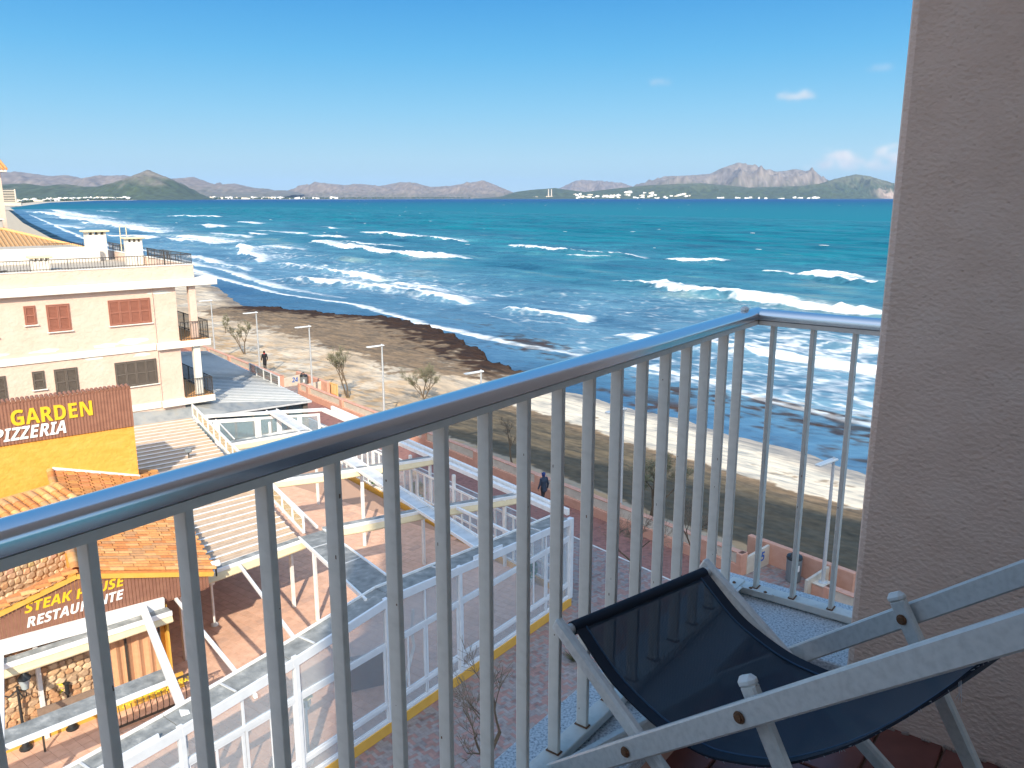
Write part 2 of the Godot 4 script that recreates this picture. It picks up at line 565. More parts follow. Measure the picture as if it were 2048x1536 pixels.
func balcony() -> void:
	# the shaded wall at the right, rough plaster
	var w := thing("balcony_wall", "rough beige plastered wall at the right edge of the balcony", "wall", TR * at(Vector3(.44, 13.93, .15)))
	var st := S()
	var x0 := .44
	# front corner slightly rounded
	var pr := [Vector2(x0 + .02, .30), Vector2(x0 + .006, .294), Vector2(x0, .28), Vector2(x0, .005), Vector2(3.4, .005), Vector2(3.4, .30)]
	var st2 := S()
	for i in pr.size():
		var a: Vector2 = pr[i]
		var b: Vector2 = pr[(i + 1) % pr.size()]
		quad_auto(st2, TR * Vector3(a.x, 13.93, a.y), TR * Vector3(b.x, 13.93, b.y), TR * Vector3(b.x, 17.1, b.y), TR * Vector3(a.x, 17.1, a.y), TR.basis * (Vector3((a.x + b.x) * .5, 0, (a.y + b.y) * .5) - Vector3(1.9, 0, .15)) if i != 4 else TR.basis.z)
	obj("plaster", st2, M.stucco_grey, w, true)
	st = S()
	for i in 30:   # crumbling mortar along the foot of the wall
		var xx := .47 + i * .045 + rng.randf() * .02
		box(st, TR * Transform3D(Basis(Vector3.BACK, rng.randf_range(-.3, .3)), Vector3(xx, 13.985, .304 + rng.randf() * .006)), Vector3(.012 + rng.randf() * .03, .004 + rng.randf() * .005, .006), .001)
	obj("mortar_joint", st, M.grout, w, true)
	# granite ledge under the railing, in slabs
	var led := Node3D.new()
	led.name = "balcony_ledge"
	add_child(led)
	led.transform = TR * at(Vector3(0, 13.95, 0))
	structure(led, "speckled grey granite ledge under the balcony railing")
	for q in [[-.12, 1.35, -.12, .27], [1.353, 3.4, -.12, .27], [-.12, .148, .273, 1.7], [-.12, .148, 1.703, 5.2]]:
		st = S()
		var zz1: float = q[3] if q[0] > -.1 or q[2] < 0 else q[3]
		bx(st, Vector3((q[0] + q[1]) * .5, .1275, (q[2] + zz1) * .5), Vector3(q[1] - q[0], .045, zz1 - q[2]), .004)
		obj("slab", st, M.granite, led)
	st = S()
	bx(st, Vector3(1.75, .0525, .08), Vector3(3.3, .105, .36))
	bx(st, Vector3(.01, .0525, 2.6), Vector3(.26, .105, 4.66))
	obj("ledge_base", st, M.pink, led)
	# red floor tiles
	var fl := Node3D.new()
	fl.name = "balcony_floor"
	add_child(fl)
	fl.transform = TR * at(Vector3(0, 13.93, 0))
	structure(fl, "dark red tiled balcony floor with pale joints")
	st = S()
	bx(st, Vector3(1.77, .018, 2.74), Vector3(3.24, .036, 4.9))
	obj("joint_bed", st, M.grout, fl)
	var ts := S()
	bx(ts, Vector3.ZERO, Vector3(.148, .018, .302), .003)
	var tm := ts.commit()
	for i in 20:
		for k in 14:
			var c := Vector3(.317 + (i - 1) * .155, .041 + rng.randf() * .0012, .28 + .155 + k * .31)
			inst("tile", tm, Transform3D(Basis(Vector3.RIGHT, rng.randf_range(-.004, .004)), c), M.red_tile, fl)
	railing()

func railing() -> void:
	var r := thing("balcony_railing", "light grey metal balcony railing with rounded handrail across the foreground", "railing", TR * at(Vector3(0, 14.07, 0)))
	var y := func(h): return h - 14.07
	var dome := []
	for i in 13:
		var a := PI * i / 12.0
		dome.append(Vector2(cos(a) * .027, .030 + sin(a) * .018))
	var top := dome + [Vector2(-.027, .016), Vector2(.027, .016)]
	var low := [Vector2(.0245, 0), Vector2(.0245, .0135), Vector2(-.0245, .0135), Vector2(-.0245, 0)]
	var mid := [Vector2(.020, .0135), Vector2(.020, .016), Vector2(-.020, .016), Vector2(-.020, .0135)]
	var yb := 15.012
	var L1 := 4.2
	var L2 := .44
	for q in [[Vector3(0, y.call(yb), L1), Vector3(0, y.call(yb), -.027)], [Vector3(.0275, y.call(yb), 0), Vector3(L2, y.call(yb), 0)]]:
		var st := S()
		extrude(st, top, q[0], q[1])
		var h := obj("handrail", st, M.rail_top, r)
		st = S()
		extrude(st, low, q[0], q[1])
		obj("lower_channel", st, M.alu, h)
		st = S()
		extrude(st, mid, q[0], q[1])
		obj("groove", st, M.iron, h)
	var bs := S()
	bx(bs, Vector3(0, (15.012 + 14.130) * .5 - 14.07, 0), Vector3(.0292, 15.012 - 14.130, .0124), .0015)
	var bm := bs.commit()
	var cs := S()
	bx(cs, Vector3(0, y.call(14.1315), 0), Vector3(.036, .003, .02), .001)
	var cm := cs.commit()
	var spots := []
	for k in 33:
		spots.append(Vector3(0, 0, .104 + .1248 * k))
	for k in 3:
		spots.append(Vector3(.068 + .122 * k, 0, 0))
	for p in spots:
		var b := inst("baluster", bm, at(p) if p.z > 0.0 else Transform3D(Basis(Vector3.UP, PI / 2), p), M.alu, r)
		inst("rust_ring", cm, Transform3D.IDENTITY, M.rust, b)
		var sc := S()   # chipped paint
		for k in 4:
			var yy := rng.randf_range(.08, .92)
			if rng.randf() < .5:
				bx(sc, Vector3(rng.randf_range(-.011, .011), yy, .0062), Vector3(rng.randf_range(.001, .003), rng.randf_range(.001, .007), .0006))
			else:
				bx(sc, Vector3(.0146 * (1 if rng.randf() < .5 else -1), yy, rng.randf_range(-.004, .004)), Vector3(.0006, rng.randf_range(.001, .008), rng.randf_range(.001, .003)))
		obj("paint_chips", sc, M.rust, b)
	var st := S()
	beam(st, Vector3(0, y.call(14.118), L1), Vector3(0, y.call(14.118), -.024), .048, .024, .002)
	obj("bottom_rail", st, M.alu, r)
	st = S()
	beam(st, Vector3(.0245, y.call(14.118), 0), Vector3(L2, y.call(14.118), 0), .048, .024, .002)
	obj("bottom_rail", st, M.alu, r)
	st = S()
	bx(st, Vector3(.085, y.call(14.1325), .03), Vector3(.1, .004, .012), .001)
	bx(st, Vector3(.03, y.call(14.1325), .085), Vector3(.012, .004, .1), .001)
	bx(st, Vector3(.0, y.call(14.1315), .03), Vector3(.044, .003, .11), .001)
	obj("corner_bracket", st, M.alu, r)
	for p in [Vector3(.06, 0, .028), Vector3(.11, 0, .028), Vector3(0, 0, .02), Vector3(.0, 0, .06)]:
		st = S()
		lathe(st, p + Vector3(0, y.call(14.133), 0), [[.006, 0], [.006, .003], [.003, .005], [0, .005]], 8)
		obj("screw", st, M.rust, r)
	for p in [Vector3(0, 0, .9), Vector3(0, 0, 2.8), Vector3(.3, 0, 0)]:   # stub feet that carry the bottom rail
		st = S()
		bx(st, p + Vector3(0, .033, 0), Vector3(.03, .008, .03))
		obj("foot", st, M.alu, r)
	st = S()
	lathe(st, Vector3(0, y.call(15.058), .075), [[.011, 0], [.014, .006], [.011, .012], [.005, .016], [0, .017]], 10)
	obj("knob", st, M.white_plastic, r)

func deck_chair() -> void:
	var q := Vector3(.78956, 0, -.61367).normalized()
	var h := q.cross(Vector3.UP)
	var r := thing("deck_chair", "folding deck chair with grey metal frame and dark blue mesh sling", "deck chair", Transform3D(Basis(q, Vector3.UP, h), Vector3(.098, 14.12, -1.648)))
	var W := .5814
	var A := Vector3(0, .6455, .7637).normalized()
	var P1 := A * .297
	var P2 := A * .639
	for x in [0.0, W]:
		var st := S()
		beam(st, Vector3(x, 0, 0) - A * .02, Vector3(x, 0, 0) + A * 1.40, .021, .046, .0035)
		obj("side_rail", st, M.chair_alu, r)
	var T := Vector3(0, .331, -.0185)
	var Bf := Vector3(0, -.125, .79)
	for x in [.037, W - .037]:
		var st := S()
		var a := Vector3(x, T.y, T.z)
		var b := Vector3(x, P1.y, P1.z)
		beam(st, a - (b - a).normalized() * .03, Vector3(x, Bf.y, Bf.z), .022, .036, .006)
		obj("seat_rail", st, M.chair_alu, r)
	for x in [.036, W - .036]:
		var st := S()
		var a := Vector3(x, P2.y + .035, P2.z - .018)
		var b := Vector3(x, -.112, .83)
		beam(st, a, b, .02, .034, .004)
		var leg := obj("prop_leg", st, M.chair_alu, r)
		st = S()
		box(st, beam_xf(a - (b - a).normalized() * .016, a + (b - a).normalized() * .006), Vector3(.026, .04, .024), .009)
		obj("end_cap", st, M.white_plastic, leg)
	for p in [[Vector3(.0, 0, 0) , .0]]:
		var st := S()
		beam(st, Vector3(.011, .0, .004), Vector3(W - .011, .0, .004), .022, .04, .004)
		obj("foot_crossbar", st, M.chair_alu, r)
	var st := S()
	beam(st, Vector3(.048, Bf.y, Bf.z), Vector3(W - .048, Bf.y, Bf.z), .022, .026, .004)
	obj("rear_crossbar", st, M.chair_alu, r)
	st = S()
	tube(st, [Vector3(.0, A.y * 1.375, A.z * 1.375), Vector3(W, A.y * 1.375, A.z * 1.375)], [.012, .012], 12)
	obj("top_crossbar", st, M.chair_alu, r)
	st = S()
	tube(st, [Vector3(.03, T.y, T.z), Vector3(W - .03, T.y, T.z)], [.0125, .0125], 12)
	obj("front_crossbar", st, M.chair_alu, r)
	for p in [[-.0125, P1, -1.0], [-.0125, P2, -1.0], [W - .0475, P1, -1.0], [W - .0475, P2, -1.0]]:
		st = S()
		var c := Vector3(p[0], p[1].y, p[1].z)
		tube(st, [c, c + Vector3(p[2] * .002, 0, 0)], [.0115, .0105], 14)
		tube(st, [c + Vector3(p[2] * .002, 0, 0), c + Vector3(p[2] * .0055, 0, 0)], [.0085, .0068], 12)
		obj("screw", st, M.rust, r)
	# the sling: a sagging sheet between front and top bar
	var prof := [Vector2(-.024, .345), Vector2(-.006, .333), Vector2(.09, .27), Vector2(.158, .244), Vector2(.243, .226), Vector2(.322, .226), Vector2(.383, .237), Vector2(.492, .285), Vector2(.559, .334), Vector2(.644, .413), Vector2(.718, .499), Vector2(.783, .588), Vector2(.832, .661), Vector2(.93, .782), Vector2(1.06, .895)]
	var cu := Curve2D.new()
	for i in prof.size():
		var tg: Vector2 = (prof[mini(i + 1, prof.size() - 1)] - prof[maxi(i - 1, 0)]) / 6.0
		cu.add_point(prof[i], -tg, tg)
	var L := cu.get_baked_length()
	var nv := 90
	var nu := 16
	var x0 := .062
	var x1 := W - .062
	st = S()
	var P := func(i: int, k: int) -> Vector3:
		var c := cu.sample_baked(L * k / nv, true)
		var f := float(i) / nu
		var sag := sin(f * PI) * sin(PI * k / nv)
		return Vector3(lerpf(x0, x1, f) , c.y - sag * .022, c.x)
	for k in nv:
		for i in nu:
			var p00: Vector3 = P.call(i, k)
			var ids := [[i, k], [i + 1, k], [i + 1, k + 1], [i, k], [i + 1, k + 1], [i, k + 1]]
			for t in ids:
				var p: Vector3 = P.call(t[0], t[1])
				var du: Vector3 = P.call(mini(t[0] + 1, nu), t[1]) - P.call(maxi(t[0] - 1, 0), t[1])
				var dv: Vector3 = P.call(t[0], mini(t[1] + 1, nv)) - P.call(t[0], maxi(t[1] - 1, 0))
				st.set_color(Color.WHITE)
				st.set_uv(Vector2(float(t[0]) / nu, float(t[1]) / nv * 2.2))
				st.set_normal(dv.cross(du).normalized())
				st.add_vertex(p)
	st.generate_tangents()
	var sl := obj("sling", st, M.sling, r)
	# hems: folded double cloth along both sides, sleeve round the front bar
	for side in 2:
		st = S()
		var hx: float = x0 if side == 0 else x1
		var ix: float = .03 if side == 0 else -.03
		for k in nv:
			var a := cu.sample_baked(L * k / nv, true)
			var b := cu.sample_baked(L * (k + 1) / nv, true)
			var d := (b - a).normalized()
			var up := Vector2(-d.y, d.x)
			if up.y < 0: up = -up
			for s in [1.0, -1.0]:
				var o: Vector2 = up * .0022 * s
				quad_auto(st, Vector3(hx, a.y + o.y, a.x + o.x), Vector3(hx + ix, a.y + o.y - .002, a.x + o.x), Vector3(hx + ix, b.y + o.y - .002, b.x + o.x), Vector3(hx, b.y + o.y, b.x + o.x), Vector3(0, up.y, up.x) * s)
			quad_auto(st, Vector3(hx, a.y + up.y * .0022, a.x + up.x * .0022), Vector3(hx, b.y + up.y * .0022, b.x + up.x * .0022), Vector3(hx, b.y - up.y * .0022, b.x - up.x * .0022), Vector3(hx, a.y - up.y * .0022, a.x - up.x * .0022), Vector3(-1.0 if side == 0 else 1.0, 0, 0))
		obj("hem", st, M.hem, sl)
		st = S()
		var pts := []
		var rr := []
		for k in nv + 1:
			var a := cu.sample_baked(L * k / nv, true)
			pts.append(Vector3(hx + ix, a.y + .0005, a.x))
			rr.append(.0026)
		tube(st, pts, rr, 5)
		obj("seam", st, M.seam, sl)
		st = S()
		for k in 150:   # frayed white stitches at the edge of the cloth
			if rng.randf() < .55: continue
			var f := rng.randf_range(.28, .95)
			var a := cu.sample_baked(L * f, true)
			var p := Vector3(hx, a.y - .002, a.x)
			tube(st, [p, p + Vector3(rng.randf_range(-.003, .003), rng.randf_range(-.006, .002), rng.randf_range(-.006, .006))], [.0006, .0004], 3)
		for k in 3:
			var a := cu.sample_baked(L * .72 + k * .003, true)
			var p := Vector3(hx, a.y - .002, a.x)
			tube(st, [p, p + Vector3(-.004, -.015, .004), p + Vector3(-.002, -.03 - k * .004, -.002 + k * .004)], [.0005, .0005, .0003], 3)
		obj("loose_thread", st, M.thread if side == 0 else M.hem, sl)
	st = S()
	tube(st, [Vector3(x0, T.y, T.z), Vector3(x1, T.y, T.z)], [.0155, .0155], 14)
	obj("sleeve", st, M.hem, sl)

# ---------------------------------------------------------------- sea and beach, in the coast frame (s along the beach, t seaward)
const SEA_Y := -1.3
var shore_tab := [[-400.0, 16.0], [-70.0, 18.5], [-14.0, 19.2], [-4.0, 20.8], [3.0, 21.0], [13.0, 20.6], [22.0, 21.3], [27.4, 22.3], [39.0, 26.8], [47.0, 28.9], [57.0, 29.6], [67.0, 26.7], [76.0, 22.5], [84.0, 20.0], [100.0, 23.5], [120.0, 28.3], [166.0, 33.0], [253.0, 44.7], [334.0, 50.0], [600.0, 83.0], [900.0, 125.0], [1549.0, 215.0], [2915.0, 534.0], [4449.0, 1046.0], [5810.0, 2006.0], [9000.0, 6000.0]]
# breaking waves: line of points (s, t), width of the white water, height of the wave, strength
var breakers := [
	[[[900.0, 131.0], [334.0, 54.0], [166.0, 38.5], [140.0, 35.6], [100.0, 32.6], [79.0, 35.6], [55.0, 33.0], [40.0, 33.2], [27.0, 33.1], [15.6, 34.0], [4.0, 32.3], [-8.0, 31.1], [-60.0, 29.0]], 1.3, .10, .9],
	[[[300.0, 55.0], [166.0, 43.0], [110.0, 37.5], [90.0, 39.5]], 1.8, .2, .7],
	[[[166.7, 60.2], [136.7, 58.3], [107.8, 58.0]], 3.2, .7, 1.0],
	[[[256.0, 87.0], [205.0, 68.0], [173.6, 59.7]], 4.5, .6, 1.0],
	[[[127.3, 42.3], [103.8, 48.0], [86.2, 50.2], [69.5, 50.8]], 4.0, .7, 1.0],
	[[[60.8, 50.0], [43.0, 51.5]], 2.2, .6, .9],
	[[[82.8, 96.6], [54.1, 89.3], [24.3, 85.9], [-10.0, 84.0]], 5.0, .95, 1.0],
	[[[66.0, 136.5], [38.3, 123.7], [20.0, 121.0]], 6.5, .9, 1.0],
	[[[194.8, 161.4], [152.3, 148.6], [122.1, 151.3]], 4.5, .8, .95],
	[[[116.0, 149.6], [99.7, 158.0]], 4.0, .6, .85],
	[[[234.4, 113.1], [171.3, 101.0], [146.3, 106.9]], 5.0, .8, .95],
	[[[323.3, 172.9], [279.6, 168.2], [218.4, 158.8]], 6.0, .8, 1.0],
	[[[34.0, 47.6], [15.0, 49.0], [-30.0, 49.0]], 3.2, .6, 1.0],
	[[[22.0, 60.5], [-20.0, 60.0]], 2.5, .4, .6],
	[[[265.5, 118.6], [241.4, 114.8]], 5.0, .6, .9],
	[[[300.0, 141.0], [278.0, 139.0]], 4.0, .6, .8],
	[[[397.0, 188.8], [372.3, 183.7]], 6.0, .6, .9],
	[[[587.0, 104.6], [419.9, 104.1]], 8.0, .7, 1.0],
	[[[373.7, 69.0], [309.2, 77.5], [270.0, 82.0]], 6.0, .6, 1.0],
	[[[750.0, 213.4], [680.7, 237.6]], 9.0, .8, .9],
	[[[1100.0, 170.0], [760.0, 132.0], [560.0, 112.0]], 9.0, .5, .9],
	[[[1250.0, 215.0], [900.0, 165.0], [700.0, 140.0]], 9.0, .5, .8],
	[[[470.0, 150.0], [430.0, 146.0]], 6.0, .6, .8],
	[[[1101.8, 158.9], [857.2, 149.7], [665.5, 151.9]], 7.0, .5, .8],
	[[[733.4, 118.7], [616.0, 125.4]], 7.0, .6, .9],
	[[[630.9, 127.6], [468.9, 101.2]], 7.0, .6, .9],
	[[[469.8, 100.1], [379.4, 95.4]], 7.0, .7, 1.0],
	[[[338.2, 89.3], [273.7, 86.0]], 6.0, .7, .95],
	[[[1087.9, 232.3], [996.4, 234.6]], 8.0, .5, .8],
	[[[553.6, 79.9], [467.1, 79.6]], 5.0, .5, .8],
	[[[485.3, 148.3], [435.8, 141.5]], 6.0, .6, .8],
	[[[205.0, 51.5], [150.0, 47.0]], 2.0, .3, .7],
	[[[520.0, 190.0], [480.0, 186.0]], 7.0, .6, .8]]

func table(tab: Array, s: float) -> float:
	for i in tab.size() - 1:
		if s <= tab[i + 1][0]:
			var a: Array = tab[i]
			var b: Array = tab[i + 1]
			return lerpf(a[1], b[1], clampf((s - a[0]) / (b[0] - a[0]), 0, 1))
	return tab[-1][1]

func line_at(pts: Array, s: float) -> float:     # pts run from large s to small s; NAN outside
	if s > pts[0][0] or s < pts[-1][0]:
		return NAN
	for i in pts.size() - 1:
		if s >= pts[i + 1][0]:
			return lerpf(pts[i][1], pts[i + 1][1], (pts[i][0] - s) / (pts[i][0] - pts[i + 1][0]))
	return NAN

func near_breakers(s: float) -> Array:   # [t, width, height, strength] of every breaker that crosses this s
	var out := []
	for b in breakers:
		var t := line_at(b[0], s)
		if not is_nan(t):
			var s0: float = b[0][0][0]
			var s1: float = b[0][-1][0]
			var e := clampf(minf(s0 - s, s - s1) / (.14 * (s0 - s1)), .0, 1.0)
			out.append([t, b[1] * (.45 + .55 * e), b[2] * e, b[3] * (.55 + .45 * e)])
	return out

func noise_map(sd: int, w: int, h: int, freq: float, oct: int, cell := false, sx := 1.0) -> PackedByteArray:
	var n := FastNoiseLite.new()
	n.seed = sd
	n.frequency = freq
	n.fractal_octaves = oct
	if cell:
		n.noise_type = FastNoiseLite.TYPE_CELLULAR
		n.cellular_return_type = FastNoiseLite.RETURN_DISTANCE2_SUB
		n.domain_warp_enabled = true
		n.domain_warp_amplitude = .45 / freq
		n.domain_warp_frequency = freq * .7
	else:
		n.noise_type = FastNoiseLite.TYPE_SIMPLEX_SMOOTH
	var im := n.get_image(int(w / sx), h, false, false, true)
	if sx != 1.0:
		im.resize(w, h, Image.INTERPOLATE_BILINEAR)
	return im.get_data()

func sea_picture(sa: float, sb: float, ta: float, tb: float, w: int, h: int) -> ImageTexture:
	var px := (sb - sa) / w
	var n1 := noise_map(3, w, h, .055 * px / .168 * .6, 3, true, 1.6)
	var n2 := noise_map(4, w, h, .15 * px / .168 * .6, 2, true, 1.6)
	var n3 := noise_map(5, w, h, .012 * px / .168, 4, false, 2.5)
	var n4 := noise_map(6, w, h, .09 * px / .168, 4, false, 1.5)
	var n5 := noise_map(7, w, h, .0035 * px / .168, 3, false, 3.0)
	var data := PackedByteArray()
	data.resize(w * h * 3)
	var py := (tb - ta) / h
	for x in w:
		var s := sa + (x + .5) * px
		var sh := table(shore_tab, s)
		var act := near_breakers(s)
		var weed_s := smoothstep(72.0, 40.0, s) * smoothstep(-60.0, -10.0, s)
		for y in h:
			var t := ta + (y + .5) * py
			var u := t - sh
			var i := y * w + x
			if u < -3.0:
				continue
			var a1 := n1[i] / 255.0
			var a2 := n2[i] / 255.0
			var a3 := n3[i] / 255.0
			var a4 := n4[i] / 255.0
			var a5 := n5[i] / 255.0
			# how much lace there is here
			var dens := .0
			if u < 70.0:
				var zone := smoothstep(4.0, 14.0, u) * smoothstep(74.0, 44.0, u)
				dens = zone * (.32 + .16 * smoothstep(90.0, 45.0, s)) * (.45 + .8 * a5)
			var solid := 0.0
			for b in act:
				var wob: float = (a3 - .5) * (1.6 + b[1] * .55) + (a4 - .5) * .7
				var d: float = t - b[0] + wob
				var wd: float = b[1]
				if d > -1.0 and d < wd * 2.0:
					var q := smoothstep(-.7, -.2, d) * (1.0 - smoothstep(wd * .35, wd * 1.5, d + (a4 - .5) * wd * .8))
					q *= b[3] * clampf(.95 + a5 * .35 + (a4 - .5) * .5, 0.0, 1.2)
					solid = maxf(solid, q)
				if d >= 0.0:
					dens += b[3] * .55 * exp(-d / (wd * 2.2)) * clampf(wd / 3.0, .2, 1.0)
				elif d > -14.0:
					dens += b[3] * .18 * exp(d / 4.0) * clampf(wd / 3.0, .2, 1.0)
			dens = minf(dens, .95)
			var lace := maxf(1.0 - a1 * 1.9, (1.0 - a2 * 1.9) * .85) * .75 + a4 * .35
			var foam := maxf(solid * (.9 + .2 * a4), smoothstep(.98 - dens * .9, 1.42 - dens * .9, lace) * clampf(dens * 2.0, 0, .85))
			# water colour
			var r := .004
			var g := .128
			var bl := .168
			var k := smoothstep(210.0, 90.0, u + (a5 - .5) * 70.0)
			r = lerpf(r, .03, k); g = lerpf(g, .145, k); bl = lerpf(bl, .205, k)
			k = smoothstep(80.0, 15.0, u + (a5 - .5) * 30.0)
			r = lerpf(r, .075, k); g = lerpf(g, .185, k); bl = lerpf(bl, .275, k)
			k = smoothstep(14.0, 0.0, u)
			r = lerpf(r, .06, k); g = lerpf(g, .14, k); bl = lerpf(bl, .24, k)
			# sand stirred up in the backs of the waves
			k = smoothstep(.55, .8, a3 * .6 + a5 * .4) * smoothstep(130.0, 70.0, u) * smoothstep(10.0, 30.0, u) * .5
			r = lerpf(r, .13, k); g = lerpf(g, .165, k); bl = lerpf(bl, .145, k)
			var m := (a3 - .5) * .8 + (a5 - .5) * .7  # light and dark mottling painted in for the relief shading of the swell
			r *= 1.0 + m; g *= 1.0 + m * .8; bl *= 1.0 + m * .6
			# aerated, milky water between the breakers
			var milk := clampf(dens * 1.1, 0, .75) * (.35 + .65 * a5) * (.75 + .5 * (a3 - .5)) * .62
			r = lerpf(r, .30, milk); g = lerpf(g, .40, milk); bl = lerpf(bl, .47, milk)
			# torn seaweed afloat
			if weed_s > 0.0 and u < 34.0:
				var f := weed_s * smoothstep(34.0, 12.0, u) * smoothstep(.70, .86, a3 * .5 + a4 * .4 + a5 * .2 + .20 * smoothstep(5.0, 0.0, absf(u - 9.5)))
				if s > 4.0 and s < 18.0 and u < 6.0 and u > -1.0:
					f = maxf(f, smoothstep(.42, .55, a3 * .6 + a4 * .4) * smoothstep(6.5, 3.0, u))
				r = lerpf(r, .055, f); g = lerpf(g, .036, f); bl = lerpf(bl, .028, f)
				foam *= 1.0 - f * .6
			foam = clampf(foam, 0.0, 1.0)
			r = lerpf(r, .80, foam); g = lerpf(g, .80, foam); bl = lerpf(bl, .78, foam)
			var c := Color(r, g, bl).linear_to_srgb()
			data[i * 3] = int(clampf(c.r, 0, 1) * 255.0)
			data[i * 3 + 1] = int(clampf(c.g, 0, 1) * 255.0)
			data[i * 3 + 2] = int(clampf(c.b, 0, 1) * 255.0)
	return ImageTexture.create_from_image(Image.create_from_data(w, h, false, Image.FORMAT_RGB8, data))

func water_material(tex: Texture2D, tile: float, bump: float) -> StandardMaterial3D:
	var m := StandardMaterial3D.new()
	if tex: m.albedo_texture = tex
	m.roughness = .22
	m.metallic_specular = .35
	m.normal_enabled = true
	m.normal_texture = bump_tex(61, .02, 5, bump, FastNoiseLite.TYPE_SIMPLEX_SMOOTH, 1024)
	m.texture_repeat = true
	return m

func sea_sheet(called: String, ss: Array, ts: Array, m: Material, rect: Rect2, waves: bool, parent: Node) -> void:
	var st := S()
	var nz := FastNoiseLite.new()
	nz.seed = 9
	nz.frequency = .03
	nz.fractal_octaves = 3
	var ns: int = ss.size()
	var nt: int = ts.size()
	for i in ns:
		var s: float = ss[i]
		var act := near_breakers(s) if waves else []
		var sh := table(shore_tab, s)
		for k in nt:
			var t: float = ts[k]
			var y := 0.0
			if waves:
				var u := t - sh
				var calm := smoothstep(4.0, 30.0, u) * smoothstep(550.0, 380.0, t)
				var ph := t * .34 + nz.get_noise_2d(s * .35, t * .7) * 5.0 + s * .02
				y = calm * (.48 * sin(ph) * (.6 + nz.get_noise_2d(s * .5 + 300, t)) + .25 * nz.get_noise_2d(s * 1.4, t * 4.0) + .1 * nz.get_noise_2d(s * 5.0, t * 14.0))
				for b in act:
					var d: float = t - b[0] + nz.get_noise_2d(s * 2.0, t * .2) * b[1] * .3
					if d > -6.0 and d < 16.0:
						y += b[2] * 1.35 * smoothstep(0.0, 1.0, u / 8.0) * (exp(-d * d * .9) if d < 0 else exp(-d * d / (b[1] * b[1] * 1.2))) * (.85 + .5 * nz.get_noise_2d(s * 9.0, t * 9.0))
			else:
				var dist := Vector2(s, t).length()
				var f := smoothstep(500.0, 2600.0, dist)
				var g := smoothstep(1600.0, 4200.0, dist)
				var c := Color(.010, .150, .198).lerp(Color(.003, .10, .165), f).lerp(Color(.003, .055, .165), g)
				st.set_color(c)
			st.set_uv(Vector2((s - rect.position.x) / rect.size.x, (t - rect.position.y) / rect.size.y))
			st.set_normal(Vector3.UP)
			st.add_vertex(Vector3(t, SEA_Y + y, -s))
	for i in ns - 1:
		for k in nt - 1:
			var a := i * nt + k
			for id in [a, a + nt + 1, a + 1, a, a + nt, a + nt + 1]:
				st.add_index(id)
	if waves:
		st.generate_normals()
	st.generate_tangents()
	obj(called, st, m, parent)

func steps(a: float, b: float, d: float) -> Array:
	var out := []
	var n := int(ceil((b - a) / d))
	for i in n + 1:
		out.append(lerpf(a, b, float(i) / n))
	return out

